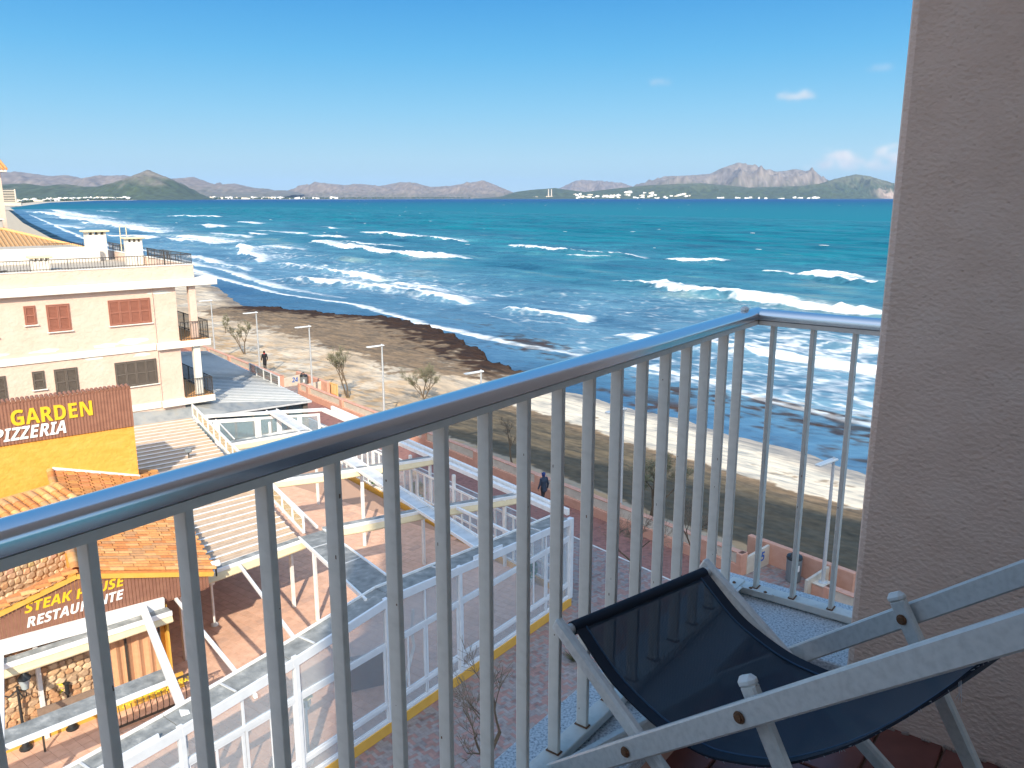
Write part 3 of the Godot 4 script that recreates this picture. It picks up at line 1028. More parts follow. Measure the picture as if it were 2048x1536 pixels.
func sea_and_beach() -> void:
	var rb := RandomNumberGenerator.new()
	rb.seed = 19
	for i in 16:   # shorter waves that break between the long ones
		var s0 := rb.randf_range(-20.0, 330.0)
		var ln := rb.randf_range(7.0, 30.0) * (1.0 + s0 / 300.0)
		var t0 := table(shore_tab, s0) + rb.randf_range(16.0, 120.0)
		var bend := rb.randf_range(-.12, .12) * ln
		breakers.append([[[s0 + ln, t0 + bend], [s0 + ln * .5, t0 + rb.randf_range(-1.0, 1.0)], [s0, t0]], rb.randf_range(1.2, 3.0), rb.randf_range(.3, .6), rb.randf_range(.55, .85)])
	var sea := Node3D.new()
	sea.name = "sea"
	add_child(sea)
	sea.transform = TC
	structure(sea, "windy turquoise sea with white breakers rolling onto the beach")
	var m1 := sea_water(sea_picture(-60, 300, 10, 196, 2048, 1058))
	sea_sheet("surf", steps(-60, 300, 1.1), steps(10, 60, .4) + steps(60.7, 196, .75), m1, Rect2(-60, 10, 360, 186), true, sea)
	var m2 := sea_water(sea_picture(-100, 1300, 10, 560, 2048, 1024))
	sea_sheet("outer_surf", steps(300, 1300, 8), steps(10, 196, 2.5), m2, Rect2(-100, 10, 1400, 550), true, sea)
	sea_sheet("rollers", steps(-100, 1300, 8), steps(196, 560, 3.0), m2, Rect2(-100, 10, 1400, 550), true, sea)
	var m3 := plain(Color.WHITE, .5, 0.0, .18)
	m3.vertex_color_use_as_albedo = true
	var far_s := [-6000.0, -2500.0, -900.0, -300.0, 0.0, 300.0, 700.0, 1300.0, 1900.0, 2600.0, 3400.0, 4300.0, 5500.0, 7500.0, 11000.0]
	sea_sheet("open_water", far_s, [560.0, 700.0, 900.0, 1200.0, 1600.0, 2100.0, 2800.0, 3700.0, 5000.0, 7000.0, 9500.0, 13000.0, 17000.0], m3, Rect2(0, 0, 100, 100), false, sea)
	sea_sheet("open_water", [1300.0, 1900.0, 2600.0, 3400.0, 4300.0, 5500.0, 7500.0, 11000.0], [10.0, 200.0, 400.0, 560.0], m3, Rect2(0, 0, 100, 100), false, sea)
	sea_sheet("open_water", [-6000.0, -2500.0, -900.0, -300.0, -100.0], [10.0, 200.0, 400.0, 560.0], m3, Rect2(0, 0, 100, 100), false, sea)
	sea_sheet("open_water", [-100.0, -80.0, -60.0], [10.0, 100.0, 196.0], m3, Rect2(0, 0, 100, 100), false, sea)
	# whitecaps out at sea
	var wc := MultiMesh.new()
	wc.transform_format = MultiMesh.TRANSFORM_3D
	var cap := SphereMesh.new()
	cap.radius = 1.0
	cap.height = 1.0
	cap.radial_segments = 8
	cap.rings = 4
	wc.mesh = cap
	var xs := []
	for i in 120:
		var t := 150.0 + pow(rng.randf(), 1.5) * 1500.0
		var s := rng.randf_range(-60, 260.0 + t * 2.2)
		if t < table(shore_tab, s) + 60.0: continue
		var sc := rng.randf_range(.35, .8) * (1.0 + t / 1600.0)
		xs.append(Transform3D(Basis(Vector3.UP, rng.randf_range(-.4, .4)).scaled(Vector3(sc * .7, .22 * sc, sc * rng.randf_range(1.4, 3.4))), Vector3(t, SEA_Y + .12, -s)))
	wc.instance_count = xs.size()
	for i in xs.size(): wc.set_instance_transform(i, xs[i])
	var mi := MultiMeshInstance3D.new()
	mi.multimesh = wc
	mi.name = "whitecap"
	mi.material_override = plain(lin(.75, .77, .78), .9)
	sea.add_child(mi)
	tag(mi, "", "", "", "stuff")
	beach()

func sea_water(tex: Texture2D) -> StandardMaterial3D:
	var m := StandardMaterial3D.new()
	if tex: m.albedo_texture = tex
	m.roughness = .34
	m.metallic_specular = .2
	m.normal_enabled = true
	if not M.has("ripples"): M.ripples = bump_tex(61, .018, 5, 7.0, FastNoiseLite.TYPE_SIMPLEX_SMOOTH, 1024)
	m.normal_texture = M.ripples
	m.uv1_triplanar = false
	if tex == null:
		m.uv1_scale = Vector3(5.0, 5.0, 1)
	return m

func beach_edge(s: float) -> float:
	return table(shore_tab, s)

var bank_noise: FastNoiseLite
func beach_y(s: float, t: float) -> float:
	var sh := table(shore_tab, s)
	var f := (t - .5) / maxf(sh - .5, 1.0)
	var y := lerpf(-.32, -1.28, clampf(f, 0, 1)) if f < 1.0 else -1.28 - (t - sh) * .06
	y += bank_noise.get_noise_2d(s * 3.0, t * 3.0) * .05 * clampf(f * 4.0, 0.0, 1.0)
	# seaweed bank with a steep seaward edge
	var k := smoothstep(14.0, 24.0, s) * smoothstep(92.0, 80.0, s)
	if k > 0.0:
		var edge := sh - .1 + bank_noise.get_noise_2d(s * 4.0, 7.0) * 1.9 + bank_noise.get_noise_2d(s * 13.0, 70.0) * .8
		var inn := smoothstep(5.0, 12.0, t) * smoothstep(edge + .45, edge - .15, t)
		var lump := bank_noise.get_noise_2d(s * 2.2, t * 2.2) * .16 + bank_noise.get_noise_2d(s * 9.0, t * 9.0) * .05
		y = lerpf(y, maxf(y, -.26 + lump), k * inn)
		if t > edge + .3 : y -= k * .5
	return y

func beach_picture(sa: float, sb: float, ta: float, tb: float, w: int, h: int) -> ImageTexture:
	var n1 := noise_map(21, w, h, .009, 5, false, 1.0)
	var n2 := noise_map(22, w, h, .045, 4, false, 1.0)
	var n3 := noise_map(23, w, h, .16, 3, false, 1.0)
	var data := PackedByteArray()
	data.resize(w * h * 3)
	for x in w:
		var s := sa + (x + .5) / w * (sb - sa)
		var sh := table(shore_tab, s)
		var bank := smoothstep(12.0, 26.0, s) * smoothstep(96.0, 80.0, s)
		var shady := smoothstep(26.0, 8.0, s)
		for y in h:
			var t := ta + (y + .5) / h * (tb - ta)
			var i := y * w + x
			var a := n1[i] / 255.0
			var b := n2[i] / 255.0
			var c := n3[i] / 255.0
			var v := .86 + .2 * a + .12 * (c - .5)
			var r := .47 * v
			var g := .375 * v
			var bl := .275 * v
			# pale dry sand near the water, ochre stains near the wall
			var k := smoothstep(.45, .7, a) * .6
			r = lerpf(r, .56, k); g = lerpf(g, .50, k); bl = lerpf(bl, .41, k)
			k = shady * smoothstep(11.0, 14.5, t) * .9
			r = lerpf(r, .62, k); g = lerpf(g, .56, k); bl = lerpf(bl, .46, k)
			k = smoothstep(.5, .66, 1.0 - b) * smoothstep(14.0, 4.0, t) * .55
			r = lerpf(r, .42, k); g = lerpf(g, .25, k); bl = lerpf(bl, .11, k)
			# brown seaweed: the bank, the strip along the wall in the shade and scattered wisps
			var cover := bank * smoothstep(6.0, 16.0, t) * .82
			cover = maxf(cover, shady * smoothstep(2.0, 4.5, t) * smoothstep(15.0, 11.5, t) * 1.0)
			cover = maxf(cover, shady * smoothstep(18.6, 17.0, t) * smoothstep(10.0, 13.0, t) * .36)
			cover = maxf(cover, .22 * smoothstep(3.0, 6.0, t) * smoothstep(sh - 2.0, sh - 5.0, t))
			var f := smoothstep(.98 - cover, 1.16 - cover, a * .40 + b * .42 + c * .22)
			var q := .75 + .5 * c + .35 * (b - .5)
			r = lerpf(r, .20 * q, f); g = lerpf(g, .145 * q, f); bl = lerpf(bl, .098 * q, f)
			f *= shady * smoothstep(13.5, 10.5, t) * .75  # seaweed by the wall darkened further where the block casts its shadow
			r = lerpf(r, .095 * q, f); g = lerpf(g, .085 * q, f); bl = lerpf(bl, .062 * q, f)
			# fresh, dark seaweed along the torn seaward edge of the bank
			f = bank * smoothstep(sh - 6.6, sh - 3.6, t + (b - .5) * 7.0 + (a - .5) * 4.0)
			r = lerpf(r, .045 * q, f); g = lerpf(g, .027 * q, f); bl = lerpf(bl, .02 * q, f)
			# wet sand
			f = (1.0 - bank) * smoothstep(sh - 2.6, sh - .8, t + (b - .5) * 1.2)
			r = lerpf(r, r * .52, f); g = lerpf(g, g * .54, f); bl = lerpf(bl, bl * .6, f)
			var col := Color(r, g, bl).linear_to_srgb()
			data[i * 3] = int(clampf(col.r, 0, 1) * 255.0)
			data[i * 3 + 1] = int(clampf(col.g, 0, 1) * 255.0)
			data[i * 3 + 2] = int(clampf(col.b, 0, 1) * 255.0)
	return ImageTexture.create_from_image(Image.create_from_data(w, h, false, Image.FORMAT_RGB8, data))

func beach() -> void:
	bank_noise = FastNoiseLite.new()
	bank_noise.seed = 31
	bank_noise.frequency = .05
	bank_noise.fractal_octaves = 4
	var o := Node3D.new()
	o.name = "beach"
	add_child(o)
	o.transform = TC
	structure(o, "sandy beach with brown seaweed banks along the promenade")
	var m := StandardMaterial3D.new()
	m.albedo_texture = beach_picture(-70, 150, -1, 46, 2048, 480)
	m.roughness = .95
	m.metallic_specular = .2
	m.normal_enabled = true
	m.normal_texture = bump_tex(71, .05, 5, 3.0)
	m.uv1_triplanar = false
	for part in 2:
		var st := S()
		var ss := steps(-70, 150, .42) if part == 0 else steps(150, 1500, 12)
		var ts := steps(-1, 46, .3) if part == 0 else steps(0, 60, 1)
		for s in ss:
			var sh := table(shore_tab, s)
			for q in ts:
				var t: float = q
				if part == 1:
					t = lerpf(-8.0, 6.0, q / 60.0) + sh - 14.0 + q * .3 * 1.0
					t = lerpf(minf(-1.0, sh - 40), sh + 8.0, q / 60.0) if s < 420 else lerpf(sh - 45, sh + 8.0, q / 60.0)
				var y := beach_y(s, t) if part == 0 else lerpf(.2, -1.75, smoothstep(sh - 40.0, sh + 8.0, t))
				st.set_uv(Vector2((s + 70) / 220.0, (t + 1) / 47.0))
				st.set_normal(Vector3.UP)
				st.add_vertex(Vector3(t, y, -s))
		var nt: int = ts.size()
		for i in ss.size() - 1:
			for k in nt - 1:
				var a := i * nt + k
				for id in [a, a + nt + 1, a + 1, a, a + nt, a + nt + 1]:
					st.add_index(id)
		st.generate_normals()
		st.generate_tangents()
		if part == 0:
			obj("sand", st, m, o)
		else:
			obj("sand", st, rough_mat([lin(.40, .33, .24), lin(.5, .42, .31)], 20.0, .95, 72), o)

# ---------------------------------------------------------------- the far side of the bay
func ridge_noise() -> FastNoiseLite:
	var n := FastNoiseLite.new()
	n.seed = 41
	n.frequency = 1.0
	n.fractal_octaves = 5
	n.fractal_type = FastNoiseLite.FRACTAL_RIDGED
	return n

func mountain_y(pts: Array, D: float, depth: float, rough: float, nz: FastNoiseLite, x: float, z: float) -> float:
	var h := -6.0
	if x >= pts[0][0] and x <= pts[-1][0]:
		for i in pts.size() - 1:
			if x <= pts[i + 1][0]:
				h = lerpf(pts[i][1], pts[i + 1][1], (x - pts[i][0]) / (pts[i + 1][0] - pts[i][0]))
				break
	var v := 1.0 - absf(z + D) / depth
	if v <= 0.0: return -6.0
	var sc := 1.0 / (depth * .55)
	var r := nz.get_noise_2d(x * sc, z * sc * .6)
	var base := pow(v, 1.15)
	var side := v * (1.0 - v) * 4.0
	return maxf(-6.0, (h + 4.0) * (base + side * (r - .1) * rough) + (h * .02) * nz.get_noise_2d(x * sc * 6.0, z * sc * 6.0) - 4.0)

func mountain(called: String, label: String, pts: Array, D: float, depth: float, rough: float, low: Color, high: Color, tree_line: float, cliff := false) -> void:
	var nz := ridge_noise()
	var st := S()
	var x0: float = pts[0][0]
	var x1: float = pts[-1][0]
	var nx := 220
	var nzz := 44
	var top := 0.0
	for p in pts: top = maxf(top, p[1])
	var cn := FastNoiseLite.new()
	cn.seed = 43
	cn.frequency = 1.0 / 160.0
	cn.fractal_octaves = 4
	for i in nx + 1:
		var x := lerpf(x0, x1, float(i) / nx)
		for k in nzz + 1:
			var z := -D + depth * (1.0 - 2.0 * k / nzz * .75)
			var y := mountain_y(pts, D, depth, rough, nz, x, z)
			var f := smoothstep(tree_line - .22, tree_line + .22, y / top + cn.get_noise_2d(x, z) * .35)
			var c := low.lerp(high, f)
			if cliff: c = c.lerp(Color(.33, .25, .2), smoothstep(3560, 3720, x) * smoothstep(.5, .2, y / top + cn.get_noise_2d(x * 2, z) * .5))
			c *= 1.0 + cn.get_noise_2d(x * 2.3, z * 2.3) * .55 + cn.get_noise_2d(x * 7.0, z * 7.0) * .35
			st.set_color(c)
			st.add_vertex(Vector3(x, y, z))
	for i in nx:
		for k in nzz:
			var a := i * (nzz + 1) + k
			for id in [a, a + nzz + 2, a + nzz + 1, a, a + 1, a + nzz + 2]:
				st.add_index(id)
	st.generate_normals()
	var o := obj(called, st, M.vc)
	structure(o, label)

func far_shore() -> void:
	var rock := Color(.19, .155, .13)
	var green := Color(.045, .065, .03)
	mountain("mountain", "long grey mountain range behind the far left shore", [[-6100.0, 180], [-5711, 242], [-5393, 252], [-5232, 277], [-5077, 257], [-4870, 226], [-4710, 242], [-4556, 201], [-4289, 231], [-4078, 242], [-3923, 211], [-3581, 201], [-3394, 221], [-3292, 190], [-3190, 139], [-2925, 154], [-2821, 129], [-2560, 77], [-2375, 82], [-2200, 40]], 9000, 1500, .5, green.lerp(rock, .5), rock, .3)
	mountain("hill", "pointed green hill above the white town across the bay", [[-3813.3, 69.3], [-3306.0, 100.5], [-3124.6, 89.0], [-2970.9, 98.2], [-2851.9, 80.9], [-2727.1, 94.8], [-2606.9, 77.4], [-2515.6, 77.4], [-2389.7, 113.2], [-2294.9, 147.9], [-2212.9, 178.0], [-2166.7, 158.3], [-2083.5, 128.3], [-2026.8, 89.0], [-1946.0, 26.6], [-1895.1, 0.0]], 5200, 560, .22, green, Color(.16, .14, .11), .62)
	mountain("mountain", "grey mountains in the middle of the far shore", [[-2730.0, 33], [-2610, 78], [-2431, 124], [-2310, 193], [-2194, 176], [-1960, 153], [-1784, 164], [-1550, 141], [-1314, 187], [-1138, 176], [-963, 130], [-728, 141], [-522, 176], [-346, 204], [-200, 153], [-53, 96], [35, 60], [200, 10]], 10000, 1300, .5, green.lerp(rock, .6), rock, .25)
	mountain("mountain", "distant blue grey mountain behind the two chimneys", [[450.0, 10], [626, 96], [871, 192], [1034, 272], [1157, 296], [1445, 272], [1774, 240], [1940, 192], [2400, 40]], 14000, 1500, .5, rock, rock, .2)
	mountain("mountain", "rocky grey mountain with a sharp peak across the sea at right", [[1000.0, 10], [1153, 50], [1386, 119], [1618, 198], [1792, 255], [2201, 267], [2317, 278], [2431, 335], [2631, 408], [2780, 363], [3018, 295], [3135, 306], [3308, 335], [3397, 323], [3490, 244], [3613, 176], [3855, 96], [4000, 20]], 10000, 1500, .55, green.lerp(rock, .3), Color(.20, .17, .145), .3)
	mountain("hill", "low green wooded hills along the far right shore", [[-350.0, 4], [-113, 15], [28, 61], [169, 80], [404, 98], [687, 61], [1015, 98], [1296, 125], [1764, 144], [2236, 102], [2705, 116], [2938, 144], [3184, 15], [3300, 4]], 8000, 620, .3, green, Color(.075, .09, .045), .7)
	mountain("headland", "green headland with pale cliffs at the right end of the bay", [[2950.0, 10], [3051, 26], [3227, 139], [3407, 201], [3614, 247], [3773, 231], [3936, 180], [4022, 113], [4069, 15], [4090, 0]], 9000, 700, .4, green, Color(.10, .105, .06), .6, true)
	# low land round the bay
	var P := []
	for s in [120.0, 220, 330, 450, 600, 900, 1200, 1549, 2100, 2915, 3700, 4449, 5200, 5810]:
		var w := TC * Vector3(table(shore_tab, s), 0, -s)
		P.append(Vector2(w.x, w.z))
	for q in [[5978.0, 2820.0], [6457.0, 5147.0], [6200.0, 8200.0], [5670.0, 11347.0]]:
		var w := TC * Vector3(q[1], 0, -q[0])
		P.append(Vector2(w.x, w.z))
	var st := S()
	var rows := [[38.0, .1, Color(.30, .25, .18)], [44.0, .5, Color(.07, .085, .045)], [120.0, 2.0, Color(.06, .08, .04)], [500.0, 5.0, Color(.05, .07, .035)], [1500.0, 8.0, Color(.05, .07, .035)]]
	var frames := []
	for i in P.size():
		var d: Vector2 = (P[mini(i + 1, P.size() - 1)] - P[maxi(i - 1, 0)]).normalized()
		frames.append(Vector2(d.y, -d.x))   # inland
	var off := func(i: int, r: float) -> float: return r if i > 3 else r + [14.0, 10.0, 4.0, 0.0][i] * 0
	for i in P.size():
		for r in rows:
			var p: Vector2 = P[i] + frames[i] * off.call(i, r[0])
			st.set_color(r[2])
			st.add_vertex(Vector3(p.x, r[1], p.y))
	for i in P.size() - 1:
		for k in rows.size() - 1:
			var a := i * rows.size() + k
			for id in [a, a + 1, a + rows.size() + 1, a, a + rows.size() + 1, a + rows.size()]:
				st.add_index(id)
	st.generate_normals()
	structure(obj("coastal_plain", st, M.vc), "low wooded land round the bay behind the beach")
	# sand of the far beaches
	st = S()
	for i in range(6, P.size()):
		for r in [[-6.0, -1.7], [10.0, -.7], [39.0, .12]]:
			var p: Vector2 = P[i] + frames[i] * r[0]
			st.set_color(Color(.5, .43, .33))
			st.add_vertex(Vector3(p.x, r[1], p.y))
	for i in P.size() - 7:
		for k in 2:
			var a := i * 3 + k
			for id in [a, a + 1, a + 4, a, a + 4, a + 3]:
				st.add_index(id)
	st.generate_normals()
	structure(obj("far_beach", st, M.vc), "pale line of beach on the far side of the bay")
	# town: houses along the shore, each one a thing
	var meshes := []
	for k in 4:
		st = S()
		bx(st, Vector3(0, .5, 0), Vector3(1, 1, 1))
		if k == 1: bx(st, Vector3(.2, 1.15, 0), Vector3(.5, .3, .8))
		if k == 2: bx(st, Vector3(-.75, .35, .1), Vector3(.5, .7, .8))
		if k == 3:
			bx(st, Vector3(.7, .4, 0), Vector3(.4, .8, .9))
			bx(st, Vector3(-.3, 1.1, 0), Vector3(.3, .2, .6))
		meshes.append(st.commit())
	var r2 := RandomNumberGenerator.new()
	r2.seed = 5
	var plan := [[7.0, 8.9, 46], [8.9, 10.6, 40], [10.6, 11.9, 46], [11.9, 13.0, 40], [13.0, 14.2, 34]]
	for g in plan:
		for i in g[2]:
			var f := r2.randf_range(g[0], g[1])
			var a := int(f)
			var p: Vector2 = P[a].lerp(P[a + 1], f - a)
			var d: float = r2.randf_range(50, 130)
			p += frames[a] * d
			var far_k := p.length() / 5000.0
			var sz := Vector3(r2.randf_range(12, 38), r2.randf_range(6, 14), 14) * clampf(far_k, .55, 1.15)
			house(meshes[r2.randi() % 4], Transform3D(Basis(Vector3.UP, r2.randf_range(-.3, .3)).scaled_local(sz), Vector3(p.x, 1.0, p.y)), M.town[r2.randi() % 3], "white houses of the town across the bay", "white house in the town strung along the far shore of the bay")
	for q in [[-2000.0, -4150.0, 46.0, 22.0], [-2055.0, -4160.0, 60.0, 17.0], [-1830.0, -4180.0, 36.0, 15.0]]:
		pass
	var nz := ridge_noise()
	var hill := [[-350.0, 4], [-113, 15], [28, 61], [169, 80], [404, 98], [687, 61], [1015, 98], [1296, 125], [1764, 144], [2236, 102], [2705, 116], [2938, 144], [3184, 15], [3300, 4]]
	for i in 95:
		var x := r2.randf_range(560, 1560) if i < 80 else r2.randf_range(1600, 2700)
		var z := r2.randf_range(-7700, -7440) if i < 80 else -7420.0
		if x > 1300: z = maxf(z, -7560)
		var y := mountain_y(hill, 8000, 620, .3, nz, x, z)
		var sz := Vector3(r2.randf_range(14, 38), r2.randf_range(8, 15), 14)
		house(meshes[r2.randi() % 4], Transform3D(Basis(Vector3.UP, r2.randf_range(-.3, .3)).scaled_local(sz), Vector3(x, maxf(y, 0.0) - 2.0, z)), M.town[r2.randi() % 3], "white houses of the hillside village", "white house in the village on the green slope at right")
	# power station with two chimneys
	for k in 2:
		st = S()
		lathe(st, Vector3.ZERO, [[6.5, 0], [4.5, 80], [0, 80]], 10)
		var c := obj("factory_chimney", st, plain(lin(.55, .47, .38), .9))
		c.position = Vector3(322.0 + 26 * k, 4, -7500)
		tag(c, ["left one of the two tall chimneys on the far shore", "right one of the two tall chimneys on the far shore"][k], "chimney", "twin chimneys of the power station")
	st = S()
	bx(st, Vector3(0, 12, 0), Vector3(60, 24, 30))
	bx(st, Vector3(-120, 9, 0), Vector3(40, 20, 30))
	var ps := obj("power_station", st, M.town[3])
	ps.position = Vector3(330, 0, -7520)
	tag(ps, "low pale power station buildings at the foot of the twin chimneys", "building")
	# hotel tower beyond the beach at far left
	var ho := thing("hotel_tower", "tall hotel block with dark balcony rows beyond the beach at far left", "hotel", Transform3D(Basis(Vector3.UP, .45), Vector3(-888, 1.0, -1500)))
	st = S()
	bx(st, Vector3(0, 14, -8), Vector3(21, 28, 8))
	bx(st, Vector3(9.6, 14, -3.5), Vector3(2.0, 28, 9))
	bx(st, Vector3(-4, 2.4, 4), Vector3(44, 5, 16))
	obj("wall", st, M.town[3], ho)
	for k in 8:
		st = S()
		bx(st, Vector3(-1, 5.8 + k * 2.8, -2.8), Vector3(19, .9, 2.4))
		obj("balcony", st, M.town[1], ho)
		st = S()
		bx(st, Vector3(-1, 7.3 + k * 2.8, -3.95), Vector3(18.5, 1.7, .12))
		obj("window", st, M.dark_pane, ho)
	# wooded belt between the houses
	var mm := MultiMesh.new()
	mm.transform_format = MultiMesh.TRANSFORM_3D
	var ball := SphereMesh.new()
	ball.radius = .5
	ball.height = 1.0
	ball.radial_segments = 7
	ball.rings = 4
	mm.mesh = ball
	var xf := []
	for i in 3800:
		var f := 2.0 + pow(r2.randf(), .8) * 12.9
		var a := int(f)
		var p: Vector2 = P[a].lerp(P[a + 1], f - a) + frames[a] * (46.0 + pow(r2.randf(), 1.5) * 420.0)
		var sc := r2.randf_range(5, 11) * clampf(p.length() / 3500.0, .7, 1.6)
		xf.append(Transform3D(Basis(Vector3.UP, r2.randf() * 6.0).scaled(Vector3(sc * 1.4, sc, sc * 1.4)), Vector3(p.x, sc * .35, p.y)))
	mm.instance_count = xf.size()
	for i in xf.size(): mm.set_instance_transform(i, xf[i])
	var mi := MultiMeshInstance3D.new()
	mi.multimesh = mm
	mi.name = "pine_wood"
	mi.material_override = M.pine
	add_child(mi)
	tag(mi, "dark green pine woods between the houses round the bay", "trees", "", "stuff")

func house(mesh: Mesh, xf: Transform3D, m: Material, group: String, label: String) -> void:
	var o := MeshInstance3D.new()
	o.mesh = mesh
	o.material_override = m
	o.name = numbered("white_house")
	add_child(o, true)
	o.transform = xf
	tag(o, label, "house", group)

# ---------------------------------------------------------------- promenade
func paver_picture(pink: bool) -> ImageTexture:
	var n := 512
	var im := Image.create(n, n, false, Image.FORMAT_RGB8)
	var r := RandomNumberGenerator.new()
	r.seed = 8
	im.fill(lin(.21, .165, .15))
	var u := 16
	for j in n / u:
		for i in n / u:
			# herringbone-like pairs: even cells lie, odd cells stand
			if (i + j) % 4 == 0 or (i + j) % 4 == 2:
				var lie := (i + j) % 4 == 0
				var w := u * 2 - 1 if lie else u - 1
				var h := u - 1 if lie else u * 2 - 1
				var v := r.randf_range(.88, 1.08)
				var p := r.randf()
				var c := Color(.33 * v, .20 * v, .18 * v) if (p < .45 or pink) else Color(.285 * v, .255 * v, .25 * v)
				if pink: c = Color(.30 * v, .14 * v, .115 * v)
				im.fill_rect(Rect2i(posmod(i * u, n), posmod(j * u, n), w, h), c.linear_to_srgb())
	return ImageTexture.create_from_image(im)

func promenade() -> void:
	var st := S()
	slab(st, [Vector2(-.1, 400), Vector2(-.1, -420), Vector2(-60, -1600), Vector2(-3000, -1600), Vector2(-3000, 400)], -.5, -.03)
	var g := obj("ground", st, rough_mat([lin(.22, .19, .17), lin(.3, .27, .24)], 8.0, .95, 81))
	g.transform = TC
	structure(g, "paved ground behind the promenade")
	var mo := StandardMaterial3D.new()
	mo.albedo_texture = paver_picture(false)
	mo.roughness = .8
	M.paving = mo
	mo.uv1_triplanar = true
	mo.uv1_scale = Vector3.ONE / 3.6
	mo.detail_enabled = true
	mo.detail_blend_mode = BaseMaterial3D.BLEND_MODE_MUL
	mo.detail_albedo = noise_tex(82, .012, 4, [Color(.78, .78, .8), Color(1, 1, 1), Color(.9, .88, .86)])
	st = S()
	slab(st, [Vector2(-.1, 60), Vector2(-.1, -150), Vector2(-12, -150), Vector2(-12, -30), Vector2(-40, -30), Vector2(-40, 60)], -.02, .0)
	var p := obj("promenade", st, mo)
	p.transform = TC
	structure(p, "promenade paved with small pink and grey blocks")
	var mr := mo.duplicate()
	mr.albedo_texture = paver_picture(true)
	st = S()
	slab(st, [Vector2(-.15, 60), Vector2(-.15, -150), Vector2(-2.66, -150), Vector2(-2.66, 60)], .001, .004)
	var l := obj("cycle_path", st, mr)
	l.transform = TC
	structure(l, "reddish paved lane beside the parapet")
	st = S()
	slab(st, [Vector2(-2.67, 60), Vector2(-2.67, -150), Vector2(-2.76, -150), Vector2(-2.76, 60)], .001, .007)
	var wl := obj("painted_line", st, plain(lin(.62, .62, .6), .8))
	wl.transform = TC
	structure(wl, "thin white line along the promenade")
	for q in [[-6.4, -11.6], [-8.3, -14.0], [-9.0, -22.0]]:
		st = S()
		slab(st, [Vector2(q[0], -q[1]), Vector2(q[0] + .5, -q[1]), Vector2(q[0] + .5, -q[1] - .35), Vector2(q[0], -q[1] - .35)], .001, .008)
		tag(obj("drain_cover", st, M.iron), ["dark drain cover on the promenade beside the corner of the glass screen", "dark drain cover in the paving in front of the restaurant", "dark drain cover in the paving below the deck chair"][[-6.4, -8.3, -9.0].find(q[0])], "drain cover").transform = TC
	parapet("parapet_wall", "pink and cream parapet between promenade and beach, nearest stretch past the bin", -60.0, -22.0)
	parapet("parapet_wall", "long pink and cream parapet beside the walking man", -18.3, 23.5)
	parapet("parapet_wall", "pink and cream parapet beyond the panel painted 24", 27.0, 140.0)
	recess(-21.05, -18.3, "25", "pink beach entrance wall with grey panel and bin, bottom right")
	recess(23.5, 27.0, "24", "pink beach entrance wall with the blue number 24")
	bin(-19.9, 1.15, "grey litter bin with dark lid against the pink wall, bottom right")
	bin(25.6, 1.3, "small grey bin with dark lid beside the panel painted 24")
	var hoop := thing("bike_rack", "black hoop rack on the promenade beyond the annex roof", "bike rack", TC * at(Vector3(-1.2, 0, -42)))
	st = S()
	tube(st, [Vector3(0, 0, 0), Vector3(0, .95, 0), Vector3(0, 1.0, .06), Vector3(0, 1.0, 1.7), Vector3(0, .95, 1.76), Vector3(0, 0, 1.76)], [.03, .03, .03, .03, .03, .03], 8)
	obj("hoop", st, M.black, hoop)
	var sg := thing("info_board", "orange and yellow board standing on the sand beside the parapet", "sign", TC * at(Vector3(2.3, -.35, -22.4)))
	st = S()
	bx(st, Vector3(0, .62, 0), Vector3(.08, 1.1, 1.5), .01)
	obj("panel", st, plain(lin(.72, .42, .16), .7), sg)
	for k in 5:
		st = S()
		bx(st, Vector3(-.045, .7, -.55 + k * .26), Vector3(.01, .7, .12))
		obj("stripe", st, plain(lin(.75, .56, .3), .7), sg)
	st = S()
	bx(st, Vector3(-.045, .2, 0), Vector3(.01, .14, 1.4))
	obj("stripe", st, plain(lin(.55, .1, .05), .7), sg)

func parapet(called: String, label: String, s0: float, s1: float) -> void:
	var o := thing(called, label, "wall", TC * at(Vector3(0, 0, -(s0 + s1) * .5)), "parapet walls along the beach")
	var L := s1 - s0
	var st := S()
	bx(st, Vector3(-.03, .06, 0), Vector3(.42, .82, L), .02)
	obj("base", st, M.pink, o)
	st = S()
	bx(st, Vector3(.02, .695, 0), Vector3(.24, .45, L), .0)
	obj("upper_panel", st, M.pale, o)
	st = S()
	bx(st, Vector3(.02, .945, 0), Vector3(.32, .05, L), .012)
	obj("coping", st, M.pink, o)
	var s: float = ceil(s0 / 5.45) * 5.45
	while s < s1:
		if s > s0 + .4 and s < s1 - .4:
			st = S()
			bx(st, Vector3(.0, .5, -(s - (s0 + s1) * .5)), Vector3(.5, 1.0, .42), .015)
			obj("pier", st, M.pink, o)
		s += 5.45
	for q in [-1.0, 1.0]:
		st = S()
		bx(st, Vector3(.0, .48, q * (L * .5 - .12)), Vector3(.46, .98, .26), .02)
		obj("pier", st, M.pink, o)

